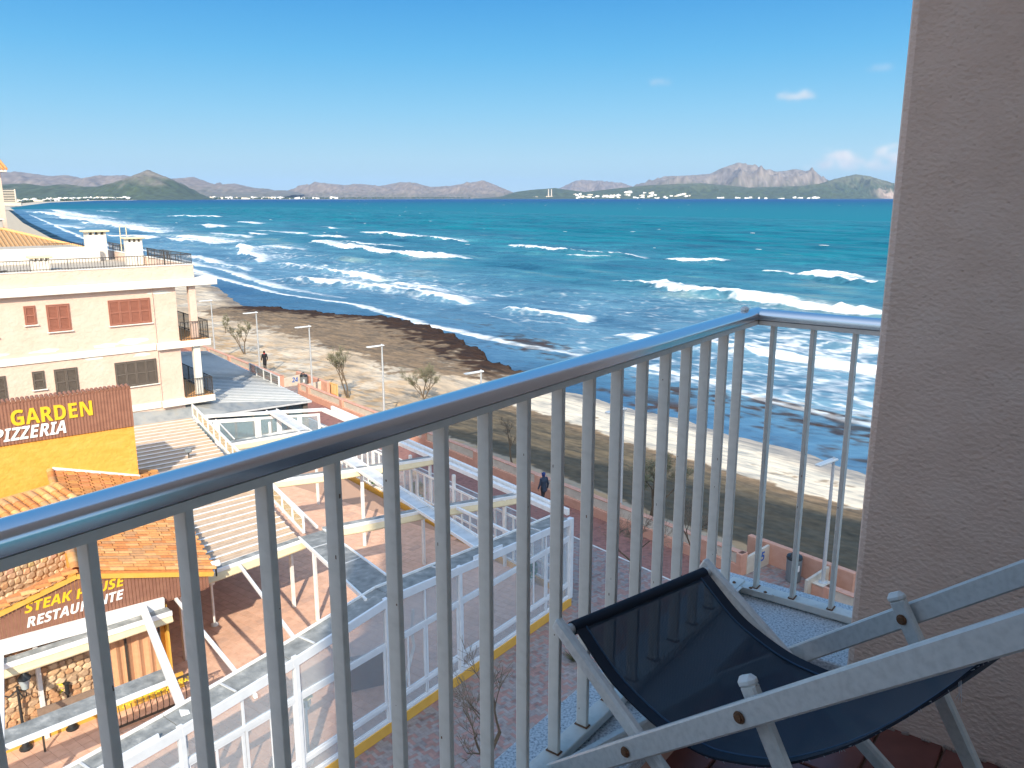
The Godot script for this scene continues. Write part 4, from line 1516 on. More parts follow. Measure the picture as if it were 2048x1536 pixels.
func recess(s0: float, s1: float, digits: String, label: String) -> void:
	var mid := (s0 + s1) * .5
	var o := thing("entrance_wall", label, "wall", TC * at(Vector3(1.8, 0, -mid)), "beach entrance walls")
	var st := S()
	bx(st, Vector3(.1, .2, 0), Vector3(.26, 1.5, s1 - s0 + 2.2), .03)
	obj("back_wall", st, M.pink, o)
	for q in [[s1 + .02, M.pale], [s0 - .0, M.pale]]:
		st = S()
		var z: float = -(q[0] - mid)
		# a panel whose top slopes down towards the promenade
		var prof := [Vector2(-1.62, -.4), Vector2(-.032, -.4), Vector2(-.032, .86), Vector2(-1.62, .74)]
		for s in [-1.0, 1.0]:
			quad(st, Vector3(prof[0].x, prof[0].y, z + s * .06), Vector3(prof[1].x, prof[1].y, z + s * .06), Vector3(prof[2].x, prof[2].y, z + s * .06), Vector3(prof[3].x, prof[3].y, z + s * .06), Vector3(0, 0, s))
		for i in 4:
			var a: Vector2 = prof[i]
			var b: Vector2 = prof[(i + 1) % 4]
			quad_auto(st, Vector3(a.x, a.y, z - .06), Vector3(b.x, b.y, z - .06), Vector3(b.x, b.y, z + .06), Vector3(a.x, a.y, z + .06), Vector3((a.x + b.x) * .5 + .8, (a.y + b.y) * .5 - .25, 0))
		var pn := obj("side_panel", st, M.pale, o)
		if q[0] > mid:
			text("number", digits, .42, .52, at(Vector3(-.95, .28, z + .063)), M.blue_paint, pn, .12, .004)
	st = S()
	slab(st, [Vector2(-2.0, -(s1 - s0) * .5), Vector2(-.03, -(s1 - s0) * .5), Vector2(-.03, (s1 - s0) * .5), Vector2(-2.0, (s1 - s0) * .5)], -.6, -.01)
	obj("landing", st, M.paving, o)

func bin(s: float, t: float, label: String) -> void:
	var o := thing("litter_bin", label, "bin", TC * at(Vector3(t, -.01, -s)), "litter bins by the beach entrances")
	var st := S()
	lathe(st, Vector3.ZERO, [[.0, 0], [.26, 0], [.29, .05], [.31, .95], [.29, .98], [.0, .98]], 18)
	obj("body", st, M.bin_grey, o)
	st = S()
	lathe(st, Vector3(0, .98, 0), [[.0, 0], [.31, 0], [.33, .05], [.30, .13], [.16, .17], [.14, .14], [0, .14]], 18)
	tube(st, [Vector3(-.3, 1.05, 0), Vector3(-.22, 1.24, 0), Vector3(.0, 1.3, 0), Vector3(.1, 1.2, .0)], [.03, .05, .05, .02], 6)
	obj("lid", st, M.black, o)
	st = S()
	bx(st, Vector3(-.12, .66, .285), Vector3(.16, .26, .02))
	obj("notice", st, M.white, o)

func text(called: String, s: String, height: float, width: float, xf: Transform3D, m: Material, parent: Node, shear := 0.0, depth := .02) -> void:
	var f := SystemFont.new()
	f.font_names = PackedStringArray(["Droid Sans"])
	f.font_weight = 700
	var fv := FontVariation.new()
	fv.base_font = f
	fv.variation_embolden = .25
	var t := TextMesh.new()
	t.font = fv
	t.text = s
	t.font_size = 64
	t.pixel_size = .01
	t.depth = .1
	t.horizontal_alignment = HORIZONTAL_ALIGNMENT_LEFT
	t.vertical_alignment = VERTICAL_ALIGNMENT_BOTTOM
	t.curve_step = 2.0
	var bb := t.get_aabb()
	var o := MeshInstance3D.new()
	o.mesh = t
	o.material_override = m
	o.name = called
	var sx := width / maxf(bb.size.x, .01)
	var sy := height / maxf(bb.size.y, .01)
	var B := Basis(Vector3(sx, 0, 0), Vector3(shear * sy, sy, 0), Vector3(0, 0, depth / .1))
	var lo := B * Vector3(bb.position.x, bb.position.y, 0)
	o.transform = xf * Transform3D(B, -Vector3(bb.position.x * sx, bb.position.y * sy, 0))
	parent.add_child(o, true)

# ---------------------------------------------------------------- lamps, trees, people
func street_lamp(s: float, t: float, label: String) -> void:
	var o := thing("street_lamp", label, "street lamp", TC * at(Vector3(t, .0, -s)), "street lamps along the parapet")
	var st := S()
	bx(st, Vector3(0, .27, 0), Vector3(.62, .56, .62), .03)
	obj("plinth", st, M.pink, o)
	st = S()
	bx(st, Vector3(0, .57, 0), Vector3(.66, .05, .66), .012)
	obj("plinth_cap", st, M.pale, o)
	st = S()
	lathe(st, Vector3(0, .595, 0), [[.0, 0], [.17, 0], [.17, .025], [.09, .05], [.078, .1], [.07, 2.4], [.05, 5.16], [.0, 5.18]], 12)
	obj("post", st, M.galv, o)
	st = S()
	bx(st, Vector3(-.50, 5.66, 0), Vector3(1.3, .085, .24), .025)
	var h := obj("lamp_head", st, M.white_plastic, o)
	st = S()
	bx(st, Vector3(-.72, 5.612, 0), Vector3(.62, .012, .17))
	obj("glass", st, plain(lin(.6, .62, .62), .15), h)

func tree(called: String, label: String, p: Vector3, h: float, sd: int, spread: float, lean: Vector3, leafy: float, levels := 5, trunks := 1, group := "") -> void:
	var o := thing(called, label, "tree", at(p), group)
	var r := RandomNumberGenerator.new()
	r.seed = sd
	var tr := S()
	var tw := S()
	var lf := S()
	for k in trunks:
		var d := (Vector3.UP + lean + Vector3(r.randf_range(-.3, .3), 0, r.randf_range(-.3, .3)) * (0.0 if trunks == 1 else 1.0)).normalized()
		branch(r, tr, tw, lf, Vector3(k * .12, -.15, k * .09), d, h * .42, h * .014 + .012, levels, spread, leafy)
	obj("trunk", tr, M.bark, o)
	obj("twigs", tw, M.twig, o)
	if leafy > 0.0: obj("foliage", lf, M.leaf, o)

func branch(r: RandomNumberGenerator, tr: SurfaceTool, tw: SurfaceTool, lf: SurfaceTool, p: Vector3, d: Vector3, L: float, rad: float, lev: int, spread: float, leafy: float) -> void:
	var st := tr if lev >= 3 else tw
	var pts := [p]
	var rr := [rad]
	var n := 4 if lev >= 3 else 3
	var dd := d
	for i in n:
		dd = (dd + Vector3(r.randf_range(-.22, .22), r.randf_range(-.06, .14), r.randf_range(-.22, .22))).normalized()
		pts.append(pts[-1] + dd * L / n)
		rr.append(maxf(rad * (1.0 - .42 * (i + 1) / n), .0055))
	tube(st, pts, rr, 7 if lev >= 4 else (5 if lev == 3 else 3), false)
	if lev <= 1:
		if leafy > 0.0:
			for i in int(4 * leafy):
				var c: Vector3 = pts[1 + r.randi() % n] + Vector3(r.randf_range(-.06, .06), r.randf_range(-.06, .06), r.randf_range(-.06, .06))
				var a := Vector3(r.randf_range(-1, 1), r.randf_range(-.3, 1), r.randf_range(-1, 1)).normalized()
				var b := a.cross(Vector3(r.randf(), r.randf(), r.randf() + .1)).normalized()
				tri(lf, c, c + a * .11 + b * .010, c + a * .08 - b * .012, b.cross(a))
		return
	var kids := 3 if lev >= 4 else (5 if lev == 3 else 6)
	for i in kids:
		var f := r.randf_range(.55, 1.0) if i > 0 else 1.0
		var idx := clampi(int(f * n), 1, n)
		var ax := dd.cross(Vector3(r.randf_range(-1, 1), r.randf_range(-.4, .4), r.randf_range(-1, 1))).normalized()
		var nd := dd.rotated(ax, r.randf_range(.35, .85) * spread)
		nd = (nd + Vector3.UP * .18).normalized()
		branch(r, tr, tw, lf, pts[idx], nd, L * r.randf_range(.5, .74), rr[idx] * .7, lev - 1, spread, leafy)

func lamps_trees_people() -> void:
	var L := [[43.2, .35, "farthest street lamp, half hidden by the cream building's balcony"], [32.2, .3, "street lamp behind the person in black with red collar"], [22.0, .3, "street lamp beside the wall panel painted 24"], [11.1, .3, "street lamp standing left of the bushy leafless shrub"], [.1, .3, "street lamp whose post is cut off by the handrail"], [-11.0, .3, "street lamp behind the balusters in the building's shadow"], [-21.4, .8, "near street lamp on a pink block beside the bin, bottom right"]]
	for q in L: street_lamp(q[0], q[1], q[2])
	var tg := "wind-blown trees on the sand"
	tree("tamarisk_tree", "thin sparse tree on the sand beside the second farthest lamp", Vector3(-27.7, -.4, -84.3), 4.1, 101, .75, Vector3(-.12, 0, .0), 1.3, 5, 2, tg)
	tree("tamarisk_tree", "small far tree beside the cream building's upper balcony", Vector3(-34.3, -.4, -98), 2.6, 102, .8, Vector3(-.1, 0, .1), 1.0, 5, 1, tg)
	tree("tamarisk_tree", "slim tree with greyish green top behind the panel painted 24", Vector3(-13.3, -.4, -65.2), 4.7, 103, .62, Vector3(-.1, 0, 0), 1.4, 5, 2, tg)
	tree("tamarisk_shrub", "wide bushy leafless shrub on the sand above the handrail", Vector3(-7.1, -.5, -63.8), 3.7, 104, .95, Vector3(0, 0, 0), 1.2, 5, 3, tg)
	tree("tamarisk_tree", "bare tree at the edge of the building's shadow", Vector3(.03, -.4, -48.1), 3.8, 105, .8, Vector3(-.05, 0, 0), .0, 5, 1, tg)
	tree("tamarisk_tree", "big dark tree with wide crown behind the balusters", Vector3(6.9, -.4, -39.2), 4.5, 106, 1.05, Vector3(.1, 0, -.05), 2.2, 5, 2, tg)
	var pg := "bare trees on the promenade"
	tree("promenade_tree", "bare tree on the promenade left of the chair's front bar", Vector3(4.8, 0, -30.9), 4.6, 107, 1.1, Vector3(.05, 0, 0), .0, 5, 1, pg)
	tree("promenade_tree", "bare tree on the promenade behind the last balusters before the corner", Vector3(7.6, 0, -31.4), 4.8, 108, 1.1, Vector3(0, 0, 0), .0, 5, 1, pg)
	tree("promenade_tree", "bare tree in front of the glass screen, bottom centre", Vector3(-.75, 0, -18.6), 5.0, 109, 1.15, Vector3(0, 0, -.1), .0, 5, 1, pg)
	var pl := thing("small_plant", "small dry plant on the paving left of the deck chair", "plant", at(Vector3(2.1, 0, -25.4)))
	var st := S()
	for i in 70:
		var d := Vector3(rng.randf_range(-1, 1), rng.randf_range(.3, 1.4), rng.randf_range(-1, 1)).normalized()
		tube(st, [Vector3(0, 0, 0), d * .3, d * .55 + Vector3(0, -.05, 0)], [.012, .01, .004], 3, false)
	obj("stems", st, M.leaf, pl)
	person("person", "person in navy jacket and blue cap walking beside the pink parapet", Vector3(1.62, 0, -40.1), atan2(-.634, -.773), 1.76, [Color(.03, .045, .075), Color(.02, .022, .03), Color(.02, .04, .16), Color(.03, .045, .075)], 0.0)
	person("person", "person in black coat with red collar walking far down the promenade", Vector3(-22.6, 0, -74.3), atan2(-.634, -.773), 1.74, [Color(.012, .012, .016), Color(.012, .012, .016), Color(.02, .015, .012), Color(.45, .02, .03)], 1.0)

# a body as one surface: tapered capsules joined by a smooth minimum, meshed by surface nets
func person(called: String, label: String, p: Vector3, yaw: float, H: float, cols: Array, pose: float) -> void:
	var o := thing(called, label, "person", Transform3D(Basis(Vector3.UP, yaw), p))
	var k := H / 1.76
	var sw := .17 if pose == 0.0 else .05
	# joints in metres, facing +z
	var J := {
		hip = Vector3(0, .93, 0), waist = Vector3(0, 1.08, .005), chest = Vector3(0, 1.30, .0), neck = Vector3(0, 1.47, .0), head = Vector3(0, 1.615, .025), crown = Vector3(0, 1.66, .005), nose = Vector3(0, 1.60, .115),
		lh = Vector3(-.09, .90, 0), rh = Vector3(.09, .90, 0), lk = Vector3(-.10, .50, sw * .75), rk = Vector3(.10, .49, -sw * .2), la = Vector3(-.10, .09, sw), ra = Vector3(.105, .12, -sw * 1.5), lt = Vector3(-.115, .035, sw + .17), rt = Vector3(.12, .04, -sw * 1.5 + .14),
		ls = Vector3(-.18, 1.40, 0), rs = Vector3(.18, 1.40, 0), le = Vector3(-.245, 1.12, -.06), re = Vector3(.245, 1.12, .02), lw = Vector3(-.25, .90, -.02), rw = Vector3(.25, .90, .13), lf = Vector3(-.24, .81, .01), rf = Vector3(.24, .81, .16)}
	var jac: Color = cols[0]
	var leg: Color = cols[1]
	var cap: Color = cols[2]
	var scarf: Color = cols[3]
	var skin := Color(.42, .25, .18)
	var shoe := Color(.02, .018, .016)
	var B := [
		[J.hip, J.waist, .15, .15, jac], [J.waist, J.chest, .15, .17, jac], [J.ls, J.rs, .075, .075, jac], [J.chest, J.neck, .13, .065, jac], [J.neck, J.head, .06, .06, skin], [J.head, J.crown, .092, .098, cap], [J.head + Vector3(0, -.04, .03), J.head, .07, .09, skin], [J.head + Vector3(0, -.01, .08), J.nose, .022, .014, skin],
		[J.head + Vector3(0, .05, .06), J.head + Vector3(0, .055, .15), .05, .02, cap], [J.neck + Vector3(0, -.03, 0), J.neck + Vector3(0, .02, 0), .085, .08, scarf],
		[J.lh, J.lk, .092, .066, leg], [J.lk, J.la, .066, .05, leg], [J.rh, J.rk, .092, .066, leg], [J.rk, J.ra, .066, .05, leg], [J.la, J.lt, .05, .036, shoe], [J.ra, J.rt, .05, .036, shoe],
		[J.ls, J.le, .066, .054, jac], [J.le, J.lw, .054, .042, jac], [J.rs, J.re, .066, .054, jac], [J.re, J.rw, .054, .042, jac], [J.lw, J.lf, .034, .03, skin], [J.rw, J.rf, .034, .03, skin], [J.hip + Vector3(0, -.12, -.01), J.hip, .165, .15, jac]]
	if pose == 1.0:
		B.append([J.hip + Vector3(0, -.38, 0), J.hip, .17, .16, jac])
	for s in [-1.0, 1.0]:   # five unequal, slightly bent fingers on each hand
		var c: Vector3 = J.lf if s < 0 else J.rf
		for f in 4:
			var b := c + Vector3(s * -.004, -.01, -.03 + f * .02)
			B.append([b, b + Vector3(s * -.012, -.075 + absf(f - 1.5) * .012, .006), .0105, .008, skin])
		B.append([c + Vector3(0, .03, .025), c + Vector3(s * -.01, -.02, .06), .012, .009, skin])
	var st := S()
	nets(st, B, Vector3(-.36, -.01, -.5), Vector3(.36, 1.78, .5), .022)
	var m := obj("body", st, M.vc, o)
	m.scale = Vector3.ONE * k

func field(B: Array, q: Vector3) -> float:
	var d := 9.0
	for b in B:
		var a: Vector3 = b[0]
		var ab: Vector3 = b[1] - a
		var t := clampf((q - a).dot(ab) / maxf(ab.length_squared(), .00001), 0, 1)
		var e := (q - a - ab * t).length() - lerpf(b[2], b[3], t)
		var kk := minf(.03, minf(b[2], b[3]) * .6)
		var h := clampf(.5 + .5 * (d - e) / kk, 0, 1)
		d = lerpf(d, e, h) - kk * h * (1.0 - h)
	return d

func nets(st: SurfaceTool, B: Array, lo: Vector3, hi: Vector3, c: float) -> void:
	var n := Vector3i(((hi - lo) / c).ceil())
	var val := PackedFloat32Array()
	val.resize((n.x + 1) * (n.y + 1) * (n.z + 1))
	val.fill(1.0)
	var sy := n.x + 1
	var sz := sy * (n.y + 1)
	# only visit the cells near each bone
	var seen := PackedByteArray()
	seen.resize(val.size())
	for b in B:
		var r := maxf(b[2], b[3]) + c * 2.5
		var mn := (Vector3(minf(b[0].x, b[1].x), minf(b[0].y, b[1].y), minf(b[0].z, b[1].z)) - Vector3.ONE * r - lo) / c
		var mx := (Vector3(maxf(b[0].x, b[1].x), maxf(b[0].y, b[1].y), maxf(b[0].z, b[1].z)) + Vector3.ONE * r - lo) / c
		for z in range(maxi(0, int(mn.z)), mini(n.z, int(mx.z) + 1) + 1):
			for y in range(maxi(0, int(mn.y)), mini(n.y, int(mx.y) + 1) + 1):
				for x in range(maxi(0, int(mn.x)), mini(n.x, int(mx.x) + 1) + 1):
					var i := x + y * sy + z * sz
					if seen[i] == 0:
						seen[i] = 1
						val[i] = field(B, lo + Vector3(x, y, z) * c)
	var vert := {}
	for z in n.z:
		for y in n.y:
			for x in n.x:
				var i := x + y * sy + z * sz
				var s := 0
				for k in 8:
					if val[i + (k & 1) + ((k >> 1) & 1) * sy + (k >> 2) * sz] < 0.0: s += 1
				if s == 0 or s == 8: continue
				var acc := Vector3()
				var cnt := 0
				for e in [[0, 1], [2, 3], [4, 5], [6, 7], [0, 2], [1, 3], [4, 6], [5, 7], [0, 4], [1, 5], [2, 6], [3, 7]]:
					var a: int = e[0]
					var b: int = e[1]
					var va := val[i + (a & 1) + ((a >> 1) & 1) * sy + (a >> 2) * sz]
					var vb := val[i + (b & 1) + ((b >> 1) & 1) * sy + (b >> 2) * sz]
					if (va < 0.0) != (vb < 0.0):
						var t := va / (va - vb)
						acc += Vector3(a & 1, (a >> 1) & 1, a >> 2).lerp(Vector3(b & 1, (b >> 1) & 1, b >> 2), t)
						cnt += 1
				vert[i] = lo + (Vector3(x, y, z) + acc / cnt) * c
	var colour := func(q: Vector3) -> Color:
		var best := 9.0
		var col := Color.WHITE
		for b in B:
			var a: Vector3 = b[0]
			var ab: Vector3 = b[1] - a
			var t := clampf((q - a).dot(ab) / maxf(ab.length_squared(), .00001), 0, 1)
			var e := (q - a - ab * t).length() - lerpf(b[2], b[3], t)
			if e < best:
				best = e
				col = b[4]
		return col
	var cc := {}
	var nn := {}
	for i in vert:
		var q: Vector3 = vert[i]
		cc[i] = colour.call(q)
		nn[i] = Vector3(field(B, q + Vector3(.006, 0, 0)) - field(B, q - Vector3(.006, 0, 0)), field(B, q + Vector3(0, .006, 0)) - field(B, q - Vector3(0, .006, 0)), field(B, q + Vector3(0, 0, .006)) - field(B, q - Vector3(0, 0, .006))).normalized()
	var off := [1, sy, sz]
	for z in range(1, n.z):
		for y in range(1, n.y):
			for x in range(1, n.x):
				var i := x + y * sy + z * sz
				for ax in 3:
					var j: int = i + off[ax]
					if (val[i] < 0.0) == (val[j] < 0.0): continue
					var u: int = off[(ax + 1) % 3]
					var v: int = off[(ax + 2) % 3]
					var ids := [i - u - v, i - v, i, i - u]
					if not (vert.has(ids[0]) and vert.has(ids[1]) and vert.has(ids[2]) and vert.has(ids[3])): continue
					for t in [[0, 1, 2], [0, 2, 3]]:
						var a: int = ids[t[0]]
						var b: int = ids[t[1]]
						var d: int = ids[t[2]]
						if (vert[d] - vert[a]).cross(vert[b] - vert[a]).dot(nn[a] + nn[b] + nn[d]) < 0:
							var w := b
							b = d
							d = w
						for q in [a, b, d]:
							st.set_color(cc[q])
							st.set_normal(nn[q])
							st.add_vertex(vert[q])

# ---------------------------------------------------------------- restaurant
const FA := Vector3(2.2, 0, -29.35)          # seaward front corner of the glass screen
const FU := Vector3(-.6, 0, .8)              # along the screen, back towards the street
func F(s: float, y: float, inn := 0.0) -> Vector3:   # a point of the glass front; inn = metres into the terrace
	return FA + FU * s + Vector3(0, y, 0) + Vector3(-.8, 0, -.6) * inn

func fascia_y(s: float) -> float:
	return table([[0.0, 3.6], [5.0, 3.95], [9.4, 4.3], [13.0, 3.98], [16.1, 3.8], [24.0, 3.6]], s)

func beams(called: String, list: Array, m: Material, parent: Node) -> void:
	for b in list:
		var st := S()
		beam(st, b[0], b[1], b[2], b[3], .008)
		obj(called, st, m, parent, true)

func corrugated(st: SurfaceTool, la: Vector3, lb: Vector3, ra: Vector3, rb: Vector3, pitch: float, prof: Array) -> void:
	# ridges run from the line la-lb to the line ra-rb; prof: [fraction of the pitch, height]
	var W := (ra - rb).length()
	var n := int(W / pitch)
	for i in n:
		for k in prof.size() - 1:
			var f0: float = (i + prof[k][0]) / n
			var f1: float = (i + prof[k + 1][0]) / n
			var h0 := Vector3(0, prof[k][1], 0)
			var h1 := Vector3(0, prof[k + 1][1], 0)
			quad_auto(st, la.lerp(lb, f0) + h0, la.lerp(lb, f1) + h1, ra.lerp(rb, f1) + h1, ra.lerp(rb, f0) + h0, Vector3.UP)

func glazed_bay(o: Node, a: Vector3, b: Vector3, y0: float, y1: float, fr: float, frame: Material, pane: Material, called := "window") -> void:
	var st := S()
	var d := (b - a).normalized()
	beam(st, a + Vector3(0, y0 + fr * .5, 0), b + Vector3(0, y0 + fr * .5, 0), .05, fr)
	beam(st, a + Vector3(0, y1 - fr * .5, 0), b + Vector3(0, y1 - fr * .5, 0), .05, fr)
	for q in [a + d * fr * .5, b - d * fr * .5]:
		box(st, beam_xf(q + Vector3(0, y0 + fr, 0), q + Vector3(0, y1 - fr, 0), d.cross(Vector3.UP)), Vector3(fr, .05, y1 - y0 - fr * 2))
	var w := obj(called, st, frame, o, true)
	st = S()
	beam(st, a + d * fr + Vector3(0, (y0 + y1) * .5, 0), b - d * fr + Vector3(0, (y0 + y1) * .5, 0), .006, y1 - y0 - fr * 2)
	obj("pane", st, pane, w)

func post(a: Vector3, y0: float, y1: float, w: float, d: Vector3) -> SurfaceTool:
	var st := S()
	box(st, Transform3D(Basis(d, Vector3.UP, d.cross(Vector3.UP)), a + Vector3(0, (y0 + y1) * .5, 0)), Vector3(w, y1 - y0, w), .006)
	return st

func restaurant() -> void:
	terrace()
	glass_front()
	pergola()
	steak_house()
	terrace_things()

func terrace() -> void:
	var poly := [Vector2(2.05, -29.3), Vector2(-11.2, -46.0), Vector2(-18.6, -44.0), Vector2(-20.5, -38), Vector2(-12.0, -22.4), Vector2(-17.5, -17.2), Vector2(-12.5, -9.9)]
	var o := Node3D.new()
	o.name = "terrace_floor"
	add_child(o)
	structure(o, "restaurant terrace floor of terracotta tiles")
	var st := S()
	slab(st, poly, .0, .285)
	obj("floor_bed", st, M.terrace_grout, o)
	# tiles: far too many to lift one by one
	var mm := MultiMesh.new()
	mm.transform_format = MultiMesh.TRANSFORM_3D
	mm.use_colors = true
	var ts := S()
	var p := .33
	bx(ts, Vector3.ZERO, Vector3(p - .008, .02, p - .008), .002)
	mm.mesh = ts.commit()
	var B := Basis(Vector3(.6, 0, -.8), Vector3.UP, Vector3(.8, 0, .6))
	var pv := PackedVector2Array(poly)
	var xf := []
	var cols := []
	for i in range(-20, 80):
		for k in range(-80, 10):
			var c := Vector3(-12.5, .287, -9.9) + B.x * (i * p) + B.z * (k * p)
			if Geometry2D.is_point_in_polygon(Vector2(c.x, c.z), pv):
				xf.append(Transform3D(B, c + Vector3(0, rng.randf() * .002, 0)))
				var v := rng.randf_range(.9, 1.06)
				var band := (k == -9 or k == -24 or k == -40) or (i == 6)
				cols.append(Color(.84, .86, .9) if band and i % 3 != 0 else Color(v, v, v))
	mm.instance_count = xf.size()
	for i in xf.size():
		mm.set_instance_transform(i, xf[i])
		mm.set_instance_color(i, cols[i])
	var mi := MultiMeshInstance3D.new()
	mi.multimesh = mm
	mi.name = "floor_tiles"
	var m: StandardMaterial3D = M.terrace.duplicate()
	m.vertex_color_use_as_albedo = true
	mi.material_override = m
	o.add_child(mi)
	tag(mi, "", "", "", "stuff")

func glass_front() -> void:
	var o := thing("glass_screen", "long white framed glass screen with yellow base along the front of the restaurant terrace", "glass wall", at(FA))
	var L := 24.2
	var st := S()
	beam(st, F(-.06, .17), F(L, .17), .16, .34, .01)
	obj("yellow_base", st, M.yellow, o, true)
	st = S()
	beam(st, F(-.06, .39), F(L, .39), .10, .10)
	obj("sill_rail", st, M.white_blue, o, true)
	st = S()
	beam(st, F(0, .92), F(L, .92), .08, .09)
	obj("lower_rail", st, M.white_blue, o, true)
	st = S()
	beam(st, F(0, 2.84), F(L, 2.84), .09, .13)
	obj("middle_rail", st, M.white_blue, o, true)
	var bay := 3.22
	var n := 8
	for i in n:
		var s := i * bay
		if s > L: break
		var top := fascia_y(s)
		obj("post", post(F(s, 0), .34, top, .14 if i > 0 else .2, FU), M.white_blue, o, true)
	for i in n - 1:
		var s := i * bay
		for k in 2:
			var a := s + .07 + k * (bay - .14) * .5
			var b := a + (bay - .14) * .5
			glazed_bay(o, F(a + .01, 0), F(b - .01, 0), .965, 2.775, .075, M.white_blue, M.pane)
			if i % 2 == 0:
				st = S()
				beam(st, F((a + b) * .5, 1.04), F((a + b) * .5, 1.04) + Vector3(0, 1.66, 0), .04, .05, 0, FU)
				obj("mullion", st, M.white_blue, o, true)
			glazed_bay(o, F(a + .01, 0), F(b - .01, 0), .44, .875, .05, M.white_blue, M.pane_dusty)
		# gable pane under the fascia
		st = S()
		var q := [F(s + .07, 2.905), F(s + bay - .07, 2.905), F(s + bay - .07, fascia_y(s + bay) - .24), F(s + .07, fascia_y(s) - .24)]
		quad(st, q[0], q[1], q[2], q[3], Vector3(.8, 0, .6))
		var off := Vector3(-.8, 0, -.6) * .006
		quad(st, q[0] + off, q[1] + off, q[2] + off, q[3] + off, Vector3(-.8, 0, -.6))
		obj("gable_pane", st, M.pane_dusty if i == 3 or i == 2 else M.pane, o, true)
		st = S()
		beam(st, F(s + bay * .5, 2.9), F(s + bay * .5, (fascia_y(s) + fascia_y(s + bay)) * .5 - .2), .05, .06, 0, FU)
		obj("mullion", st, M.white_blue, o, true)
	# fascia boards and felted gutter behind them
	var pts := [0.0, 5.0, 9.4, 13.0, 16.1, 24.2]
	for i in pts.size() - 1:
		var a: float = pts[i]
		var b: float = pts[i + 1]
		st = S()
		beam(st, F(a, fascia_y(a) - .13, -.04), F(b, fascia_y(b) - .13, -.04), .07, .26, .008)
		obj("fascia", st, M.white_blue, o, true)
		st = S()
		beam(st, F(a + .01, fascia_y(a) - .06, .36), F(b - .01, fascia_y(b) - .06, .36), .68, .05)
		var ft := obj("felt_strip", st, M.felt, o, true)
		st = S()
		beam(st, F(a + .01, fascia_y(a) - .02, .70), F(b - .01, fascia_y(b) - .02, .70), .05, .1)
		obj("edge_trim", st, M.white, ft)
	for s in [1.9, 7.0, 12.2, 14.6, 18.0]:
		st = S()
		beam(st, F(s, fascia_y(s) - .02, .05), F(s + .02, fascia_y(s) - .02, .66), .05, .03)
		obj("seam_strip", st, M.metal_light, o, true)
	for s in [4.2, 16.6]:   # loose board lying on the gutter
		st = S()
		beam(st, F(s, fascia_y(s) + .02, .02), F(s + 1.5, fascia_y(s + 1.5) + .02, .02), .05, .16)
		obj("repair_board", st, M.white_blue, o, true)
	# the side towards the promenade
	var p := thing("glass_screen", "row of narrow white framed windows on the promenade side of the terrace", "glass wall", at(Vector3(-4.5, 0, -38.0)))
	var A := Vector3(2.1, 0, -29.5)
	var B := Vector3(-11.1, 0, -46.2)
	var d := (B - A).normalized()
	var LL := (B - A).length()
	st = S()
	beam(st, A + Vector3(0, .25, 0), B + Vector3(0, .25, 0), .2, .5, .01)
	obj("base", st, M.yellow, p, true)
	for y in [.56, 1.25, 2.55]:
		st = S()
		beam(st, A + d * .12 + Vector3(0, y, 0), B + Vector3(0, y, 0), .07, .09)
		obj("rail", st, M.white, p, true)
	var k := 0
	var s := .18
	while s < LL - .6:
		var q := A + d * s
		if k % 6 == 0:
			obj("post", post(q, .5, 3.2, .13, d), M.white, p, true)
		else:
			obj("mullion", post(q, .6, 2.5, .075, d), M.white, p, true)
		st = S()
		beam(st, q + d * .05 + Vector3(0, 1.9, 0), q + d * .57 + Vector3(0, 1.9, 0), .006, 1.2)
		beam(st, q + d * .05 + Vector3(0, .9, 0), q + d * .57 + Vector3(0, .9, 0), .006, .6)
		obj("pane", st, M.pane, p, true)
		s += .62
		k += 1
	# far end: white framed windows
	var f := thing("glass_screen", "white framed windows closing the far end of the terrace", "glass wall", at(Vector3(-14.5, 0, -46)))
	var E0 := Vector3(-11.2, 0, -46.7)
	var E1 := Vector3(-17.9, 0, -45.0)
	var ed := (E1 - E0).normalized()
	var el := (E1 - E0).length()
	st = S()
	beam(st, E0 + Vector3(0, .5, 0), E1 + Vector3(0, .5, 0), .1, .5)
	obj("base", st, M.white, f, true)
	for i in 6:
		var a := E0 + ed * (el * i / 6.0)
		var b := E0 + ed * (el * (i + 1) / 6.0)
		if i == 3 or i == 4: continue
		glazed_bay(f, a, b, 1.55, 3.1, .13, M.white, M.pane)
		glazed_bay(f, a, a.lerp(b, .5), .8, 1.5, .08, M.white, M.pane)
		glazed_bay(f, a.lerp(b, .5), b, .8, 1.5, .08, M.white, M.pane)
	glazed_bay(f, E0 + ed * (el * .5), E0 + ed * (el * 5 / 6.0), 1.55, 3.1, .2, M.white, M.pane)
	glazed_bay(f, E0 + ed * (el * .5), E0 + ed * (el * 5 / 6.0), .8, 1.5, .1, M.white, M.pane)

